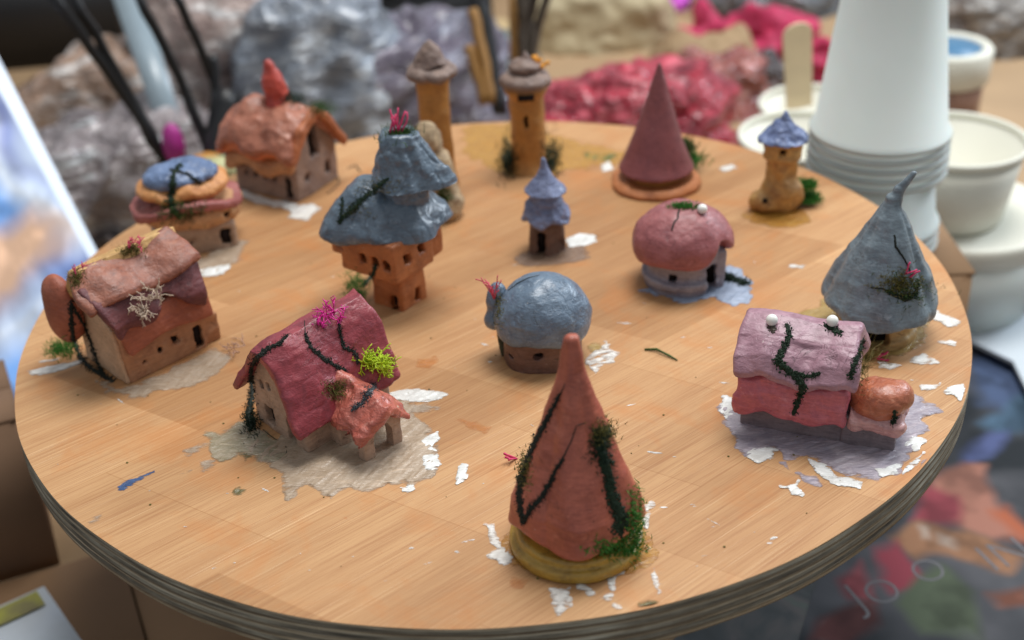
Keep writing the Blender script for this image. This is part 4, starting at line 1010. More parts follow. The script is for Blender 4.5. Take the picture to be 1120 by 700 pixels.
b0 = at(631, 590)
smear([(631+86*math.cos(t)+3*math.sin(3*t), 598+38*math.sin(t)+3*math.cos(2*t)) for t in np.linspace(0, 6.28, 22)[:-1]], SM, .03, .14, label='mustard paint ring around the rust cone house')
for p in ([(532, 575), (540, 574), (546, 592), (556, 600), (566, 612), (552, 618), (534, 611), (541, 600)], [(602, 645), (614, 640), (628, 648), (622, 662), (610, 674), (606, 660)], [(664, 622), (692, 616), (686, 628), (676, 634), (672, 650), (664, 656), (668, 636)], [(620, 630), (642, 626), (646, 632), (628, 636)], [(711, 622), (717, 620), (724, 650), (718, 652)], [(703, 552), (714, 546), (714, 560), (709, 580), (703, 578)], [(622, 632), (640, 640), (662, 654), (680, 662), (678, 665), (656, 656), (634, 643)]): smear(p, SWD, .035, .12, 2.5, z0=.03)
smear([(644, 386), (664, 374), (676, 386), (668, 398), (650, 406), (640, 400)], SWD, .06, .15, 2.2, z0=.02, dry=.15)
smear([(640, 378), (658, 374), (662, 384), (646, 388)], SO, .03, .1, z0=.02)
smear([(560, 284), (580, 272), (640, 268), (646, 282), (618, 290), (576, 293)], SBR, .02, .12)
smear([(620, 262), (634, 255), (650, 257), (655, 264), (640, 270), (624, 270)], SW, .05, .1, z0=.03)
smear([(700, 318), (780, 298), (800, 288), (824, 308), (820, 333), (800, 337), (778, 326), (750, 332)], SB, .04, .12, label='pale blue paint beside the mushroom house')
smear([(812, 236), (830, 222), (880, 228), (888, 244), (858, 250), (826, 246)], SM, .03, .14)
smear([(500, 140), (560, 132), (620, 150), (690, 168), (680, 180), (600, 192), (540, 190), (508, 170)], SY, .02, .3)
smear([(150, 268), (200, 290), (262, 262), (274, 262), (268, 282), (244, 298), (210, 304), (170, 300)], SGD, .04, .18)
smear([(212, 296), (248, 290), (258, 284), (244, 300), (220, 304)], SW, .04, .12, z0=.03)
for p in ([(316, 226), (344, 222), (352, 228), (336, 242), (318, 238)], [(244, 196), (262, 206), (300, 218), (330, 224), (320, 230), (280, 222), (240, 206)]): smear(p, SWD, .04, .12, z0=.02)
smear([(96, 412), (144, 424), (236, 382), (252, 392), (246, 412), (200, 426), (150, 436), (110, 430)], SGD, .02, .25)
for p in ([(30, 406), (52, 400), (92, 394), (88, 400), (56, 408), (34, 411)], [(44, 396), (70, 390), (60, 396)], [(786, 183), (800, 180), (808, 184), (792, 188)], [(655, 180), (668, 176), (672, 186), (660, 188)], [(862, 288), (884, 290), (878, 295), (862, 293)]): smear(p, SWD, .03, .08, z0=.02)
smear([(636, 166), (676, 168), (672, 176), (640, 176)], smear_mat('smear_green', lin(110, 120, 60), lin(90, 100, 50), .8, .45), .03, .12)
smear([(128, 532), (132, 528), (150, 521), (170, 514), (169, 517), (152, 527), (136, 536), (129, 536)], smear_mat('smear_denim', lin(70, 96, 140), lin(52, 74, 112)), .06, .05, name='paint_streak', label='blue paint streak')
OL = smear_mat('smear_olive_spot', lin(112, 104, 62), lin(84, 80, 44), .9, .4)
for p in ([(254, 536), (262, 533), (270, 536), (264, 542), (256, 541)], [(262, 496), (270, 494), (276, 499), (268, 504)], [(696, 662), (708, 656), (722, 658), (718, 668), (700, 670)]): smear(p, OL, .04, .08, 3)
OS = smear_mat('smear_orange_stain', lin(206, 132, 66), lin(196, 120, 56), .45, .35)
for p in ([(456, 392), (476, 390), (482, 396), (470, 404), (456, 402)], [(500, 458), (520, 460), (536, 468), (530, 474), (508, 466)], [(560, 632), (580, 634), (570, 645), (556, 642)]): smear(p, OS, .008, .1)
# paint flecks and scuffs sprinkled over the veneer (pattern of the board)
Vs, Qs, k = [], [], 0
rr = random.Random(5)
spots = [(747, 369), (778, 380), (792, 419), (690, 443), (685, 354), (705, 332), (738, 500), (716, 495), (780, 571), (846, 589), (842, 594), (758, 553), (726, 555), (566, 290), (536, 396), (530, 377), (680, 353), (110, 442), (132, 439), (290, 536), (468, 616), (450, 600), (512, 592), (500, 604)]
spots += [(rr.uniform(60, 1020), rr.uniform(230, 640)) for _ in range(70)]
for i, (px, py) in enumerate(spots):
    c = at(px, py)
    if math.hypot(c[0], c[1]) > 24: continue
    L, W = (rr.uniform(.12, .4), rr.uniform(.03, .09)) if i < 24 else (rr.uniform(.03, .14), rr.uniform(.02, .04))
    a = rr.uniform(-.9, .5); n = 10
    ring = []
    for s in range(n):
        t = 2*math.pi*s/n; q = rr.uniform(.6, 1.1); x, y = L*q*math.cos(t), W*q*math.sin(t)
        ring.append((c[0]+x*math.cos(a)-y*math.sin(a), c[1]+x*math.sin(a)+y*math.cos(a), .014))
    mesh_np('paint_fleck', np.array([(c[0], c[1], .035)]+ring), np.array([(0, 1+s_, 1+(s_+1) % n) for s_ in range(n)]), SW, board)
Vs, Qs, k = [], [], 0
for i in range(70):
    c = at(rr.uniform(60, 1020), rr.uniform(250, 650))
    if math.hypot(c[0], c[1]) > 24: continue
    V0 = ICO[0]*rr.uniform(.02, .06)*np.array([1, 1, .5])+np.array([c[0], c[1], .02]); Vs.append(V0); Qs.append(ICO[1]+k); k += len(V0)
mesh_np('moss_crumbs', np.concatenate(Vs), np.concatenate(Qs), M_OLIVE, board)['kind'] = 'stuff'
P = [at(705, 382, .06), at(718, 382, .12), at(724, 385, .14), at(732, 389, .1), at(741, 394, .05)]
Vt, Qt = tube_pts(P, [.05, .07, .06, .06, .03], 4)
tag(mesh_np('moss_strand', np.array(Vt), np.array(Qt), M_MOSS), 'single bent green moss strand lying loose on the board between the houses', 'moss strand')

# ================================================================== table and things around the board
ZT = -20.0
V, Q = prim_box((-190, -90, ZT-3), (200, 330, ZT))
tb = tag(mesh_np('tabletop', V, Q, plain('kraft_paper', lin(176, 146, 112), .7, .3, var=.2, vs=.08, bstr=.3), smooth=False), None, None, kind='structure')

def lump(name, label, cat, px, py, wpx, hpx, mat, depth=.7, amp=.16, z=ZT, sc=1.9, crease=.07, deg=0, group=None, sq=2.7, folds=0):
    """soft bag or heap standing on the table; px,py = foot, w/h in pixels at that distance"""
    p = at(px, py, z); D = np.dot(p-CAM, FW); w = wpx*D/1400/2; hh = hpx*D/1400/.84
    R0 = thing(name, label, cat, p[0], p[1]+w*depth*.6, deg, z, group)
    return R0, w, hh, (lambda nm, m, c=(0, 0, 0), s=1.0, se=None: clay(nm, lambda X, Y, Z: ((abs((X-c[0])/(w*s))**sq+abs((Y-c[1])/(w*depth*s))**sq+abs((Z-c[2])/(hh*s))**sq)**(1/sq)-1)*min(w, hh)*s, (-w*s+c[0], -w*depth*s+c[1], max(-.2, c[2]-hh*s)), (w*s+c[0], w*depth*s+c[1], hh*s+c[2]), max(w, hh)*s/26, m, R0, amp*w*s, sc/w/s, 3, se, crease*w*s, folds*w*s))
def soft(name, label, cat, px, py, w, h, mat, **k):
    R0, ww, hh, mk = lump(name, label, cat, px, py, w, h, mat, **k); mk('body', mat); return R0
def film(name, c1, c2, rough=.16, spec=.8, vs=.25, c3=None):
    m, nt, b, v = _nodes(name)
    st = [(.3, c2), (.55, c1)] + ([(.68, c3)] if c3 else [])
    k0 = nt.nodes.new('ShaderNodeMapping'); k0.inputs['Scale'].default_value = (.5, .5, 1.5); k0.inputs['Rotation'].default_value = (.4, .8, 0); nt.links.new(v, k0.inputs[0])
    nt.links.new(ramp(nt, noise(nt, k0.outputs[0], vs, 3, .5, 1.0), st), b.inputs['Base Color']); b.inputs['Roughness'].default_value = rough
    b.inputs['Specular IOR Level'].default_value = spec; b.inputs['Coat Weight'].default_value = .6; b.inputs['Coat Roughness'].default_value = .15
    kk = nt.nodes.new('ShaderNodeMapping'); kk.inputs['Scale'].default_value = (.5, .5, 1.6); kk.inputs['Rotation'].default_value = (.3, .7, .2); nt.links.new(v, kk.inputs[0])
    rg = mth(nt, 'ABSOLUTE', mth(nt, 'SUBTRACT', noise(nt, kk.outputs[0], .35, 4, .55, 1.2), .5))
    bump(nt, b, rg, 1.0, 4.0); return m
soft('plastic_bag', 'crumpled clear bag with tan and brown pieces, behind the picture panel', 'plastic bag', 130, 185, 240, 100, film('film_brown', lin(176, 146, 126), lin(150, 112, 80), c3=lin(240, 236, 232)), amp=.12, folds=.15)
soft('plastic_bag', 'crumpled bag of grey and dull pink pieces behind the layered house', 'plastic bag', 150, 262, 320, 105, film('film_greymauve', lin(150, 138, 138), lin(124, 114, 116), c3=lin(200, 204, 206)), amp=.12, folds=.15)
soft('plastic_bag', 'large crumpled bag with pinkish contents behind the church', 'plastic bag', 262, 165, 240, 190, film('film_pinkgrey', lin(186, 166, 158), lin(160, 136, 128), c3=lin(228, 224, 222)), amp=.12, folds=.15)
soft('plastic_bag', 'silvery blue grey plastic bag right of the red spire', 'plastic bag', 355, 178, 200, 165, film('film_silver', lin(150, 158, 170), lin(132, 140, 152), c3=lin(206, 212, 218)), amp=.12, folds=.15)
soft('plastic_bag', 'purplish grey plastic bag between the ochre towers and the silver bag', 'plastic bag', 455, 165, 260, 110, film('film_mauve', lin(110, 100, 116), lin(90, 84, 98), c3=lin(160, 160, 176)), amp=.12, folds=.15)
soft('plastic_bag', 'grey green bag directly behind the two ochre towers', 'plastic bag', 540, 150, 130, 90, film('film_greengrey', lin(100, 112, 108), lin(76, 82, 82), c3=lin(150, 160, 166)), amp=.12, folds=.15)
soft('paper_bag', 'crumpled light kraft paper bag lying behind the centre towers', 'paper bag', 480, 92, 200, 42, plain('kraft_light', lin(196, 170, 126), .7, .3, var=.3, vs=.1), amp=.12)
soft('paper_bag', 'pale beige paper parcel behind the red moss', 'paper bag', 660, 52, 170, 60, plain('kraft_beige', lin(188, 172, 138), .7, .3, var=.25, vs=.1), amp=.1)
soft('paper_bag', 'brown kraft paper parcel behind the bag of red moss', 'paper bag', 775, 92, 130, 40, plain('kraft_brown2', lin(166, 138, 104), .7, .3, var=.25, vs=.1), amp=.12)
# dark crate and carton at the back
def carton(name, label, cat, corner_px, z0, w, d, h, deg, mat, group=None):
    p = at(*corner_px, z0); R0 = thing(name, label, cat, p[0], p[1], deg, z0, group)
    t = .25
    V, Q = prim_box((0, 0, 0), (w, d, h)); mesh_np('body', V, Q, mat, R0, smooth=False)
    V, Q = prim_box((-.1, -.1, h), (w/2-.15, d+.1, h+t)); mesh_np('flap', V, Q, mat, R0, smooth=False)
    V, Q = prim_box((w/2+.15, -.1, h), (w+.1, d+.1, h+t)); mesh_np('flap', V, Q, mat, R0, smooth=False)
    return R0
M_CARD = plain('cardboard', lin(150, 118, 88), .8, .2, var=.12, vs=.2)
M_CARDD = plain('cardboard_dark', lin(136, 108, 86), .8, .2, var=.12, vs=.2)
M_BLK = plain('black_plastic', lin(22, 22, 24), .45, .5, var=.2)
p = at(135, 62, ZT); R0 = thing('crate', 'black plastic crate in the top left corner above the brown bag', 'crate', p[0]-43, p[1]-6, 6, ZT)
for lo, hi, nm in (((0, 0, 0), (44, .6, 14), 'side'), ((0, 20, 0), (44, 20.6, 14), 'side'), ((0, .6, 0), (.6, 20, 14), 'side'), ((43.4, .6, 0), (44, 20, 14), 'side'), ((.6, .6, 0), (43.4, 20, .6), 'bottom')):
    V, Q = prim_box(lo, hi); mesh_np(nm, V, Q, M_BLK, R0, smooth=False)
V, Q = prim_box((-.8, -.8, 14), (44.8, 21.4, 15)); mesh_np('lid', V, Q, M_BLK, R0, smooth=False)
p = at(325, 52, ZT); R0 = thing('black_tray', 'flat black tray under the brown box at the back', 'tray', p[0], p[1], 4, ZT)
V, Q = prim_box((0, 0, 0), (26, 14, 6)); mesh_np('body', V, Q, M_BLK, R0, smooth=False); V, Q = prim_box((-.5, -.5, 6), (26.5, 14.5, 7)); mesh_np('rim', V, Q, M_BLK, R0, smooth=False)
carton('cardboard_box', 'brown cardboard box along the top edge behind the black tray', 'box', (290, 8), ZT, 48, 16, 9, 2, plain('cardboard_brown', lin(134, 104, 78), .8, .2, var=.12, vs=.2))  # this box is a darker brown card
# bundles of dark wires / brushes
def wires(name, label, cat, runs, mat, r=.35, group=None):
    """runs of (px, py, forward distance) points"""
    R0 = None
    pts = [[atd(*q) for q in run] for run in runs]
    foot = min((p for run in pts for p in run), key=lambda q: q[2]).copy()
    R0 = thing(name, label, cat, foot[0], foot[1], 0, foot[2], group)
    for run in pts:
        P = []
        for a, b in zip(run[:-1], run[1:]):
            for k in range(6): P.append(a+(b-a)*k/6+np.array([rnd.gauss(0, .05)]*3))
        P.append(run[-1]); V, Q = tube_pts([q-foot for q in P], [r]*len(P), 4); mesh_np('stem', np.array(V), Q, mat, R0)
    return R0
wires('wire_bundle', 'bundle of thin black wires standing up left behind the layered house', 'wire bundle', [[(190, 190, 112), (140, 110, 108), (55, -10, 100)], [(192, 192, 112), (150, 120, 109), (78, -10, 102)], [(236, 185, 112), (205, 105, 110), (150, -10, 104)], [(240, 185, 113), (236, 90, 112), (190, -10, 106)], [(244, 186, 114), (238, 110, 112), (232, 60, 111)]], M_BLK, .5)
wires('brush', 'thick black handled brush lying up to the right beside the wires', 'brush', [[(236, 190, 110), (248, 100, 110)]], M_BLK, 1.3)
a, b, c, d = atd(120, -12, 125), atd(155, -12, 125), atd(212, 178, 118), atd(184, 172, 118)
q = np.cross(b-a, d-a); q /= np.linalg.norm(q)
V = [a, b, c, d, a+q*.6, b+q*.6, c+q*.6, d+q*.6]; Q = [(0, 1, 2, 3), (7, 6, 5, 4), (0, 4, 5, 1), (1, 5, 6, 2), (2, 6, 7, 3), (3, 7, 4, 0)]
tag(mesh_np('ruler', np.array(V), np.array(Q), plain('steel_grey', lin(140, 154, 162), .3, .6, var=.1), smooth=False), 'grey metal ruler slanting between the black wires', 'ruler')
def knob(name, label, cat, px, py, D, r, mat, sq=(1, 1, 1)):
    c = atd(px, py, D); o = mesh_np(name, ICO2[0]*r*np.array(sq), ICO2[1], mat); o.location = c*S; return tag(o, label, cat)
knob('paint_pot', 'small magenta pot among the wires behind the layered house', 'paint pot', 190, 158, 110, 1.4, plain('magenta_plastic', lin(176, 50, 140), .4), (.7, .7, 1.4))
knob('paint_pot', 'small orange pot just left of the church', 'paint pot', 226, 177, 108, 1.2, plain('orange_plastic', lin(206, 140, 60), .5), (1.2, 1, .6))
V, Q = prim_box((-1.8, -1, 0), (1.8, 1, 1.2)); o = mesh_np('paint_tube', V, Q, plain('tube_cream', lin(214, 212, 160), .5), smooth=False); o.location = atd(246, 190, 107)*S; tag(o, 'pale yellow block just left of the church wall', 'paint tube')
# branches behind the towers
wires('twig_bundle', 'dark twigs standing behind the centre tower', 'twigs', [[(574, 70, 125), (572, 30, 125), (566, -10, 124)], [(580, 70, 125), (588, 30, 125), (600, -10, 124)], [(577, 70, 126), (580, 20, 126), (586, -10, 125)], [(574, 72, 125), (572, 40, 125), (576, -10, 125)]], plain('twig_dark', lin(62, 50, 36), .7), .45)
wires('twig_bundle', 'long black stick with brown stem between the two ochre towers', 'twigs', [[(548, 125, 122), (534, 40, 122), (518, -10, 122)], [(546, 125, 123), (532, 30, 122), (526, -10, 122)]], M_BLK, .65)
wires('brown_stem', 'yellow brown stem leaning beside the long black stick', 'stem', [[(536, 112, 121), (528, 60, 121), (516, 10, 121)], [(532, 112, 121), (512, 50, 121)]], plain('stem_amber', lin(150, 108, 52), .6), .55)
wires('brown_stem', 'straight amber stem behind the top of the centre tower', 'stem', [[(564, 75, 127), (562, -10, 126)]], plain('stem_amber', (0, 0, 0)), .6)
soft('moss_bundle', 'dark green black bundle on the table between the ochre towers', 'moss bundle', 520, 130, 90, 42, plain('bundle_dark', lin(60, 66, 62), .6, .3, var=.5, vs=.5), amp=.25)
# red moss bag
REDM = film('red_moss', lin(188, 50, 70), lin(120, 30, 46), .35, .5, .5, lin(226, 110, 124))
R0, w, hh, mk = lump('moss_bag', 'clear bag packed with crimson moss behind the plum cone', 'bag of moss', 695, 182, 215, 84, REDM, amp=.16)
mk('body', REDM)
for k, (cx, cz, s) in enumerate(((-.55, .15, .5), (.0, .5, .5), (.45, .3, .48), (-.2, -.05, .5), (.62, .0, .4))):
    mk('moss_clump', REDM, (cx*w, -w*.5, (cz+.12)*hh), s, k)
PKM = film('pink_film', lin(206, 116, 128), lin(170, 60, 80), .2, .8, .4, lin(236, 206, 214))
soft('moss_bag', 'pink tinted bag in front of the crimson moss, left of the plum cone', 'bag of moss', 648, 158, 90, 50, PKM, amp=.22)
soft('moss_bag', 'shiny dark red and salmon roll right of the plum cone tip', 'bag of moss', 790, 128, 110, 60, film('salmon_film', lin(176, 96, 84), lin(110, 40, 44), .2, .8, .4, lin(210, 150, 140)), amp=.18)
soft('moss_bag', 'dark glossy bag end with white glints left of the wooden stick', 'bag of moss', 838, 118, 70, 45, film('dark_film', lin(62, 40, 42), lin(34, 24, 26), .15, .9, .5, lin(190, 180, 184)), amp=.2)  # pale streaks in the film colour imitate the white glints
soft('flower_bunch', 'bunch of deep pink flowers lying on kraft paper behind the wooden stick', 'flowers', 815, 66, 140, 42, plain('pink_heads', lin(206, 60, 100), .6, .3, var=.5, vs=.5), amp=.3, deg=-12)
soft('flower_bunch', 'second bunch of deep pink flowers right of the wooden stick', 'flowers', 893, 92, 46, 40, plain('pink_heads', (0, 0, 0)), amp=.3)
soft('cloth_flower', 'bright magenta bloom at the top edge above the red moss', 'flower', 722, 12, 70, 26, plain('magenta_cloth', lin(214, 96, 208), .6, .3, var=.2), amp=.2)
soft('grey_bag', 'dark grey bag at the top edge behind the pink flowers', 'bag', 850, 18, 170, 40, film('film_darkgrey', lin(120, 124, 130), lin(80, 84, 90)), amp=.12, folds=.13)
soft('netting_bag', 'grey white netting heap in the top right corner', 'netting', 1090, 60, 130, 70, film('film_netting', lin(160, 154, 148), lin(104, 98, 94), .5, .4, .6, lin(206, 204, 200)), amp=.12, folds=.13)

# ---- cups, tubs, jar
PAPER = plain('paper_white', lin(202, 208, 203), .55, .35, var=.04, vs=.3, sss=.1)
PAPERC = plain('paper_cream', lin(222, 220, 206), .55, .35, var=.05, vs=.3)
cp = atd(962, 143, 85); 
def cup(z, full):
    H = 13.0; r0, r1 = 4.32, 2.75; t = .05
    pr = [(r1-.35, H-.45), (r1-.35, H-.02), (r1-.05, H), (r1, H-.1), (r0, .45)]
    pr += [(r0+.22, .42), (r0+.30, .28), (r0+.28, .08), (r0+.1, -.02), (r0-.04, .1), (r0-t, .45), (r1-t, H-.5), (r1-.35, H-.45), (0.01, H-.45)]
    ph = rnd.uniform(0, 6)
    return lathe('paper_cup', pr, PAPER, None, 96, wob=lambda t, z: .006*math.sin(2*t+ph)+.004*math.sin(5*t+ph*2)*(z/13)+(.006 if abs((t-ph) % 6.283-3.1) < .05 and z > .5 else 0))
zs = [0, -.66, -1.32, -1.98, -2.64, -6.6, -7.26, -7.92]
for i, dz in enumerate(zs):
    o = cup(0, True); o.location = (cp[0]*S, cp[1]*S, (cp[2]+dz)*S)
    tag(o, ('upside-down white paper cup on top of the tall nested stack' if i == 0 else 'upside-down white paper cup showing only its rim within the tall nested stack' if i not in (5,) else 'upside-down white paper cup with an exposed side below the five upper rims'), 'paper cup', 'nested white paper cups')
zc = cp[2]-7.92
carton('cardboard_box', 'small cardboard box under the cup stack behind the board', 'box', (-1, -1), ZT, 11, 11, zc-ZT-.3, 0, M_CARD)
bx = [o for o in C.objects if o.name.startswith('cardboard_box')][-1]; bx.location = ((cp[0]-5.5)*S, (cp[1]-5.5)*S, ZT*S)
def tub(name, label, px, py, D, r, h, mat, taper=.78, cat='tub', group=None, rimh=.5):
    c = atd(px, py, D); R0 = thing(name, label, cat, c[0], c[1], 0, c[2]-h, group)
    rb = r*taper
    lathe('body', [(0.01, .02), (rb, 0), (rb+.05, .1), (r-.1, h-rimh), (r-.18, h-rimh), (rb-.1, .4), (0.01, .35)], mat, R0, 72)
    lathe('rim', [(r-.12, h-rimh+.02), (r+.12, h-rimh+.05), (r+.2, h-.2), (r+.1, h), (r-.12, h-.02), (r-.2, h-.3), (r-.12, h-rimh+.02)], mat, R0, 72)
    return R0
t1 = tub('paper_tub', 'open white paper tub right of the cup stack', 1046, 150, 97, 5.2, 6.2, PAPERC, .8)
t1z = t1.location.z/S
c = t1.location/S
R0 = thing('lidded_tub', 'wide white lidded container under the open paper tub', 'tub', c[0]+1.2, c[1]+.5, 0, ZT)
hh = t1z-ZT-.05
lathe('body', [(.01, 0), (6.2, 0), (7.0, hh-1.2), (.01, hh-1.2)], PAPER, R0, 72); lathe('lid', [(6.6, hh-1.9), (7.3, hh-1.8), (7.4, hh-.3), (7.1, hh), (6.7, hh-.15), (.01, hh-.15)], PAPERC, R0, 72)
t2 = tub('paper_tub', 'open white paper tub with a wooden stick, left of the cup stack', 890, 112, 112, 4.6, 6, PAPERC, .8)
c2 = t2.location/S
t3 = tub('paper_tub', 'wider white paper tub in front of the one holding the wooden stick', 878, 146, 103, 5.0, 6, PAPERC, .8)
for t in (t2, t3):
    cc = t.location/S; V, Q = prim_box((-5.5, -5.5, 0), (5.5, 5.5, cc[2]-ZT-.1)); o = mesh_np('block', V, Q, M_CARD, smooth=False); o.location = (t.location.x, t.location.y+.0, ZT*S)
    tag(o, 'cardboard block under the tub with the wooden stick' if t is t2 else 'cardboard block under the wider front tub', 'box')
p0, p1 = atd(874, 118, 111.5), atd(872, 30, 106)
ax_ = p1-p0; L = np.linalg.norm(ax_); 
V, Q = [], []
n = 14
side = np.cross(ax_/L, FW); side /= np.linalg.norm(side); fr = np.cross(side, ax_/L)
outl = [(-1.15, 0), (1.15, 0)]+[(1.25*math.cos(t), L+1.0*math.sin(t)-.6) for t in np.linspace(0, math.pi, 9)]
for k_, dd in enumerate((-.1, .1)):
    for (a, h_) in outl: V.append(p0+side*a+ax_/L*h_+fr*dd)
m_ = len(outl)
F_ = [tuple(range(m_)), tuple(range(2*m_-1, m_-1, -1))]+[(i, i+m_, (i+1) % m_+m_, (i+1) % m_) for i in range(m_)]
me = bpy.data.meshes.new('stick'); me.from_pydata((np.array(V)*S).tolist(), [], F_); me.materials.append(plain('stick_wood', lin(226, 204, 170), .6, .3, var=.1, vs=.6))
o = bpy.data.objects.new('stir_stick', me); C.objects.link(o); tag(o, 'pale wooden stir stick standing in the rear paper tub', 'stir stick')
R0 = (lambda c: thing('jar', 'jar of brown paint with white ringed blue lid, behind the paper tub', 'jar', c[0], c[1], 0, c[2]-8))(atd(1038, 52, 122))
lathe('body', [(.01, 0), (3.5, 0), (3.6, 5.6), (.01, 5.6)], plain('jar_brown', lin(150, 112, 92), .35, .5), R0, 64)
lathe('lid', [(3.7, 4.9), (4.0, 5.1), (4.1, 8), (3.8, 8.3), (3.1, 8.2), (3.1, 7.9), (.01, 7.9)], PAPERC, R0, 64)
lathe('lid_insert', [(3.05, 7.95), (3.05, 8.05), (.01, 8.05)], plain('lid_blue', lin(70, 120, 156), .4), R0, 64)
cc = R0.location/S; V, Q = prim_box((-5, -5, 0), (5, 5, max(1, cc[2]-ZT-.1))); o = mesh_np('block', V, Q, M_CARD, smooth=False); o.location = (R0.location.x, R0.location.y, ZT*S); tag(o, 'cardboard block under the blue lidded jar', 'box')

def picture(name, frame, pts_uv, colours, base, parent, soft, n, warp, seed, mat=None, matname='print_picture'):
    """a printed picture: soft-edged colour areas held in the sheet's own vertex colours; frame(u, v) -> point"""
    U, V_ = np.meshgrid(np.linspace(0, 1, n), np.linspace(0, 1, n), indexing='ij')
    P = frame(U, V_); X, Y = P[..., 0], P[..., 1]; Z0 = np.zeros_like(X)
    wx = X+warp*fbm(X*.25, Y*.25, Z0, 3, seed); wy = Y+warp*fbm(X*.25, Y*.25, Z0+5, 3, seed+2)
    col = np.zeros((n, n, 3)); t0 = np.clip(.5+.9*fbm(X*.16, Y*.16, Z0, 4, seed+1), 0, 1)[..., None]
    col[:] = np.array(lin(*base[0]))*(1-t0)+np.array(lin(*base[1]))*t0
    for pts, c in zip(pts_uv, colours):
        d = poly(wx, wy, pts); a = np.clip(.5-d/soft, 0, 1)[..., None]
        m_ = (.65+.5*np.clip(fbm(X*.5, Y*.5, Z0, 3, seed+7)+.5, 0, 1))[..., None]
        col = col*(1-a)+np.array(lin(*c))*m_*a
    idx = np.arange(n*n).reshape(n, n)
    Q = np.stack([idx[:-1, :-1], idx[1:, :-1], idx[1:, 1:], idx[:-1, 1:]], -1).reshape(-1, 4)
    m, nt, b, v = _nodes(matname); at_n = nt.nodes.new('ShaderNodeAttribute'); at_n.attribute_name = 'ink'
    nt.links.new(at_n.outputs['Color'], b.inputs['Base Color']); b.inputs['Roughness'].default_value = .75; b.inputs['Specular IOR Level'].default_value = .2
    o = mesh_np(name, P.reshape(-1, 3), Q, m, parent)
    ca = o.data.attributes.new('ink', 'FLOAT_COLOR', 'POINT'); ca.data.foreach_set('color', np.concatenate([col.reshape(-1, 3), np.ones((n*n, 1))], 1).astype(F32).ravel())
    return o
# ---- left picture panel and cartons
def quad_slab(pts, th, mat, name, parent=None):
    a, b, c, d = [np.array(p, float) for p in pts]; q = np.cross(b-a, d-a); q /= np.linalg.norm(q)
    if q@FW < 0: q = -q
    V = [a, b, c, d, a+q*th, b+q*th, c+q*th, d+q*th]
    return mesh_np(name, np.array(V), np.array([(3, 2, 1, 0), (4, 5, 6, 7), (0, 1, 5, 4), (1, 2, 6, 5), (2, 3, 7, 6), (3, 0, 4, 7)]), mat, parent, smooth=False), -q
def plane_pt(px, py, n, o):
    d = ray(px, py); return CAM+d*(np.dot(o-CAM, n)/np.dot(d, n))
o0 = atd(60, 250, 98); pn = np.array([-.35, -.55, .75]); pn /= np.linalg.norm(pn); pn = np.array([.25, -.62, .74]); pn /= np.linalg.norm(pn)
PP = lambda x, y: plane_pt(x, y, pn, o0)
M_SKYP = film('print_sky', lin(150, 190, 240), lin(110, 140, 210), .3, .4, .07, lin(236, 190, 160))
pnl, fwd = quad_slab([PP(-18, 30), PP(190, 440), PP(92, 640), PP(-190, 100)], .5, plain('panel_white', lin(226, 236, 250), .35, .5, var=.05, vs=.1), 'picture_panel')
tag(pnl, 'glossy white framed panel printed with blue sky and peach clouds, at the left edge', 'picture panel')
def stuck(pts, mat, name, parent, off):
    P = [PP(*p)+fwd*off for p in pts]; o = mesh_np(name, np.array(P), np.array([range(len(P))]), mat, parent, smooth=False); return o
PV = [([(-60, 60), (2, 96), (50, 196), (84, 256), (0, 170), (-60, 120)], (128, 140, 196)),
      ([(-80, 110), (0, 160), (60, 230), (130, 350), (180, 470), (60, 600), (-160, 260)], (124, 170, 232)),
      ([(-60, 95), (0, 150), (58, 226), (118, 322), (170, 430), (154, 436), (100, 336), (44, 246), (-2, 184), (-60, 130)], (240, 246, 252)),
      ([(-80, 215), (-5, 250), (34, 232), (66, 256), (56, 292), (24, 330), (-10, 356), (-80, 350)], (250, 204, 170)),
      ([(-60, 395), (20, 352), (60, 318), (76, 334), (34, 374), (-20, 410)], (232, 238, 246)),
      ([(60, 300), (100, 260), (130, 310), (110, 360)], (110, 132, 196))]
pa, pb, pc_, pd_ = PP(-24, 56), PP(172, 420), PP(84, 610), PP(-178, 120)
nrm = np.cross(pb-pa, pd_-pa)
ux = (pb-pa)/np.linalg.norm(pb-pa)
def fr_panel(U, V_):
    U, V_ = U[..., None], V_[..., None]; return (pa*(1-U)+pb*U)*(1-V_)+(pd_*(1-U)+pc_*U)*V_+fwd*.06
picture('print', fr_panel, [[tuple(PP(x, y)[:2]) for x, y in p] for p, c in PV], [c for p, c in PV], ((206, 220, 240), (232, 240, 250)), pnl, 2.2, 120, 1.0, 9, matname='print_panel')
bA, bB = at(-150, 668, -19), at(62, 604, -19)
e = bB-bA; Lb = math.hypot(e[0], e[1]); ang = math.degrees(math.atan2(e[1], e[0]))
R0 = thing('cardboard_box', 'upright brown cardboard box at the left edge below the picture panel', 'box', bA[0], bA[1], ang, -20)
V, Q = prim_box((0, 0, 0), (Lb, 7, 11.5)); mesh_np('body', V, Q, M_CARDD, R0, smooth=False)
V, Q = prim_box((0, -.15, 11.5), (Lb, 3.4, 11.8)); mesh_np('flap', V, Q, M_CARDD, R0, smooth=False)
V, Q = prim_box((0, 3.6, 11.5), (Lb, 7.1, 11.8)); mesh_np('flap', V, Q, M_CARDD, R0, smooth=False)
R0 = thing('carton_sheet', 'flat tan cardboard box in the bottom left corner', 'box', *at(30, 680, -19.2)[:2], ang, -20)
V, Q = prim_box((-30, -22, 0), (6.2, 4.2, .9)); mesh_np('body', V, Q, M_CARD, R0, smooth=False)
V, Q = prim_box((6.35, -22, 0), (20, 4.5, .8)); mesh_np('flap', V, Q, M_CARD, R0, smooth=False)
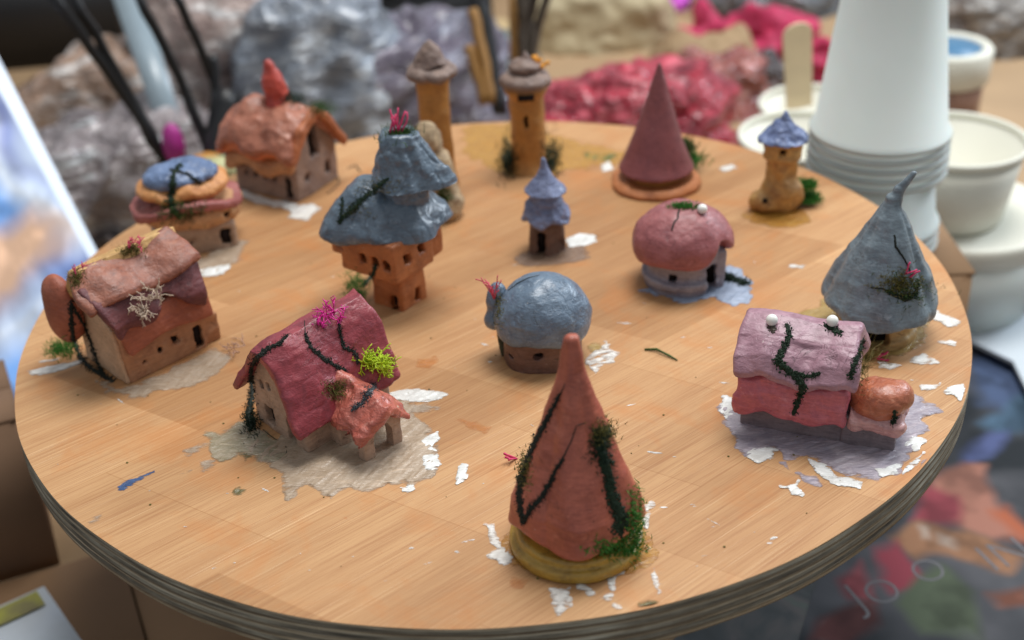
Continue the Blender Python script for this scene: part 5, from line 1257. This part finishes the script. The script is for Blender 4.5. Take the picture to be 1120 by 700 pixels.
Pc = [at(-60, 690, -18.95), at(48, 641, -18.95), at(100, 716, -18.95), at(-20, 780, -18.95)]
cd_, fwd2 = quad_slab(Pc, .12, plain('card_white', lin(214, 222, 230), .4, .4, var=.04), 'photo_card')
tag(cd_, 'white card with a small yellow green picture on the tan box', 'card')
P = [at(-60, 692, -18.80), at(40, 646, -18.80), at(50, 661, -18.80), at(-52, 708, -18.80)]
mesh_np('picture', np.array(P), np.array([(0, 1, 2, 3)]), plain('card_picture', lin(170, 170, 70), .4, .4, var=.5, vs=.4, col2=lin(110, 100, 90)), cd_, smooth=False)

# ---- printed sheet at lower right
ZP = ZT+.1
P = [at(700, 760, ZP), at(1300, 640, ZP), at(1240, 330, ZP), at(960, 330, ZP)]
def printed_base():
    m, nt, b, v = _nodes('print_dark')
    n = noise(nt, v, .12, 6, .65, 1.0)
    c = ramp(nt, n, [(.32, lin(40, 44, 46)), (.46, lin(66, 70, 72)), (.56, lin(88, 84, 84)), (.66, lin(74, 92, 84))])
    nt.links.new(c, b.inputs['Base Color']); b.inputs['Roughness'].default_value = .4; return m
sheet = mesh_np('printed_sheet', np.array(P), np.array([(0, 1, 2, 3)]), printed_base(), smooth=False)
Vb, Qb = None, None
tag(sheet, 'dark printed sheet with pink, coral and blue painted houses, under the board at lower right', 'printed sheet')
PR = []
def prt(pts, col, off=.05, c2=None, nm='print'): PR.append((pts, col))
prt([(1056, 392), (1084, 372), (1116, 380), (1130, 430), (1096, 452), (1066, 440)], (92, 112, 150), c2=(70, 76, 84))
prt([(1100, 440), (1130, 430), (1130, 470), (1090, 476), (1070, 462)], (96, 128, 156))
prt([(1052, 500), (1060, 486), (1098, 470), (1104, 482), (1082, 500), (1050, 512)], (104, 116, 168))
prt([(1024, 520), (1052, 506), (1078, 512), (1098, 556), (1122, 590), (1080, 584), (1050, 566), (1018, 552)], (206, 142, 122))
prt([(996, 556), (1020, 528), (1048, 540), (1054, 562), (1020, 572), (990, 570)], (186, 86, 96), .08)
prt([(966, 590), (1000, 570), (1060, 572), (1110, 604), (1100, 622), (1040, 606), (1000, 612)], (190, 138, 104), .06)
for q in ((1012, 584), (1036, 588)): prt([(q[0]-5, q[1]-6), (q[0]+4, q[1]-6), (q[0]+7, q[1]+6), (q[0]-2, q[1]+6)], (226, 206, 190), .12)
prt([(1084, 556), (1104, 550), (1126, 582), (1124, 598)], (214, 120, 84), .1)
prt([(944, 604), (976, 592), (994, 622), (1016, 644), (972, 650), (956, 634)], (178, 78, 92), .07)
prt([(902, 634), (930, 618), (946, 640), (950, 660), (918, 658)], (188, 96, 104), .07)
prt([(994, 632), (1034, 620), (1074, 650), (1080, 704), (1010, 700), (980, 664)], (104, 116, 92), .05, c2=(60, 70, 60))
prt([(1088, 650), (1124, 640), (1130, 670), (1100, 668)], (176, 112, 90), .06)
for q in ((904, 690), (922, 683), (938, 675)): prt([(q[0]-7, q[1]-6), (q[0]+5, q[1]-8), (q[0]+8, q[1]+6), (q[0]-4, q[1]+8)], (232, 206, 196), .12)
prt([(880, 700), (890, 676), (950, 655), (962, 690), (930, 712)], (120, 72, 70), .06)

def fr_sheet(U, V_):
    c00, c10, c11, c01 = [np.array(at(*q, ZP+.03)) for q in ((860, 745), (1300, 700), (1240, 345), (980, 345))]
    U, V_ = U[..., None], V_[..., None]; return (c00*(1-U)+c10*U)*(1-V_)+(c01*(1-U)+c11*U)*V_
picture('print', fr_sheet, [[tuple(at(x, y, ZP)[:2]) for x, y in p] for p, c in PR], [tuple(int(k*.72) for k in c) for p, c in PR], ((34, 38, 42), (84, 84, 88)), sheet, .9, 260, .7, 3)
def letters(txt, px, py, hpx, px2, py2, nm='lettering'):
    cu = bpy.data.curves.new(nm, 'FONT'); cu.body = txt; cu.size = 1; cu.offset = -.018; cu.align_x = 'LEFT'
    to = bpy.data.objects.new('tmp', cu); C.objects.link(to); bpy.context.view_layer.update()
    me = bpy.data.meshes.new_from_object(to); bpy.data.objects.remove(to)
    a, b = at(px, py, ZP+.045), at(px2, py2, ZP+.045); u = (b-a); u[2] = 0; u /= np.linalg.norm(u); v = np.array([-u[1], u[0], 0])
    up_ = at(px, py-hpx, ZP+.045); s = np.linalg.norm(up_-a)/.72
    for w_ in me.vertices:
        q = a+u*w_.co.x*s+v*w_.co.y*s; w_.co = Vector(q*S)
    me.materials.clear(); me.materials.append(plain('print_letter', lin(98, 96, 100), .5))
    o = bpy.data.objects.new(nm, me); C.objects.link(o); o.parent = sheet
letters('J', 940, 668, 30, 990, 652); letters('O', 955, 664, 26, 1010, 648); letters('O', 1008, 640, 24, 1050, 626); letters('IN', 1086, 626, 28, 1130, 612)
q = [at(1052, 345, ZT+1.2), at(1090, 322, ZT+1.2), at(1180, 380, ZT+1.2), at(1150, 480, ZT+1.2), at(1108, 395, ZT+1.2), at(1060, 372, ZT+1.2)]
qq = np.array(q+[p-np.array([0, 0, .3]) for p in q]); F_ = [tuple(range(6)), tuple(range(11, 5, -1))]+[(i, i+6, (i+1) % 6+6, (i+1) % 6) for i in range(6)]
me = bpy.data.meshes.new('sheet'); me.from_pydata((qq*S).tolist(), [], F_); me.materials.append(plain('sheet_pale', lin(196, 204, 210), .5, .4, var=.08, vs=.2))
o = bpy.data.objects.new('paper_sheet', me); C.objects.link(o); tag(o, 'pale grey white sheet of paper right of the board, below the tubs', 'paper')

# ------------------------------------------------------------------ camera, light, world
sc = bpy.context.scene
cd = bpy.data.cameras.new('camera'); cam = bpy.data.objects.new('camera', cd); C.objects.link(cam)
M = Matrix(((RT[0], UP[0], -FW[0], CAM[0]*S), (RT[1], UP[1], -FW[1], CAM[1]*S), (RT[2], UP[2], -FW[2], CAM[2]*S), (0, 0, 0, 1)))
cam.matrix_world = M
cd.sensor_width = 36; cd.lens = 45; cd.clip_start = .01; cd.clip_end = 50
cd.dof.use_dof = True; cd.dof.focus_distance = .57; cd.dof.aperture_fstop = 6.0; cd.dof.aperture_blades = 0
sc.camera = cam
w = bpy.data.worlds.new('World'); sc.world = w; w.use_nodes = True
bg = w.node_tree.nodes['Background']; bg.inputs[0].default_value = (.86, .93, 1.0, 1); bg.inputs[1].default_value = .42
def area(name, loc, target, size, power, col, sy=None):
    l = bpy.data.lights.new(name, 'AREA'); l.energy = power; l.color = col; l.size = size
    if sy: l.shape = 'RECTANGLE'; l.size_y = sy
    o = bpy.data.objects.new(name, l); C.objects.link(o); o.location = loc
    o.rotation_euler = (Vector(target)-Vector(loc)).to_track_quat('-Z', 'Y').to_euler(); return o
area('ceiling_lamp', (.30, .50, 1.9), (0, 0, 0), .9, 41, (1, .99, .97))
area('window_lamp', (1.5, .9, 1.0), (0, 0, 0), .55, 22, (.80, .90, 1))
sc.view_settings.view_transform = 'Standard'; sc.view_settings.look = 'None'; sc.view_settings.exposure = 0; sc.view_settings.gamma = 1
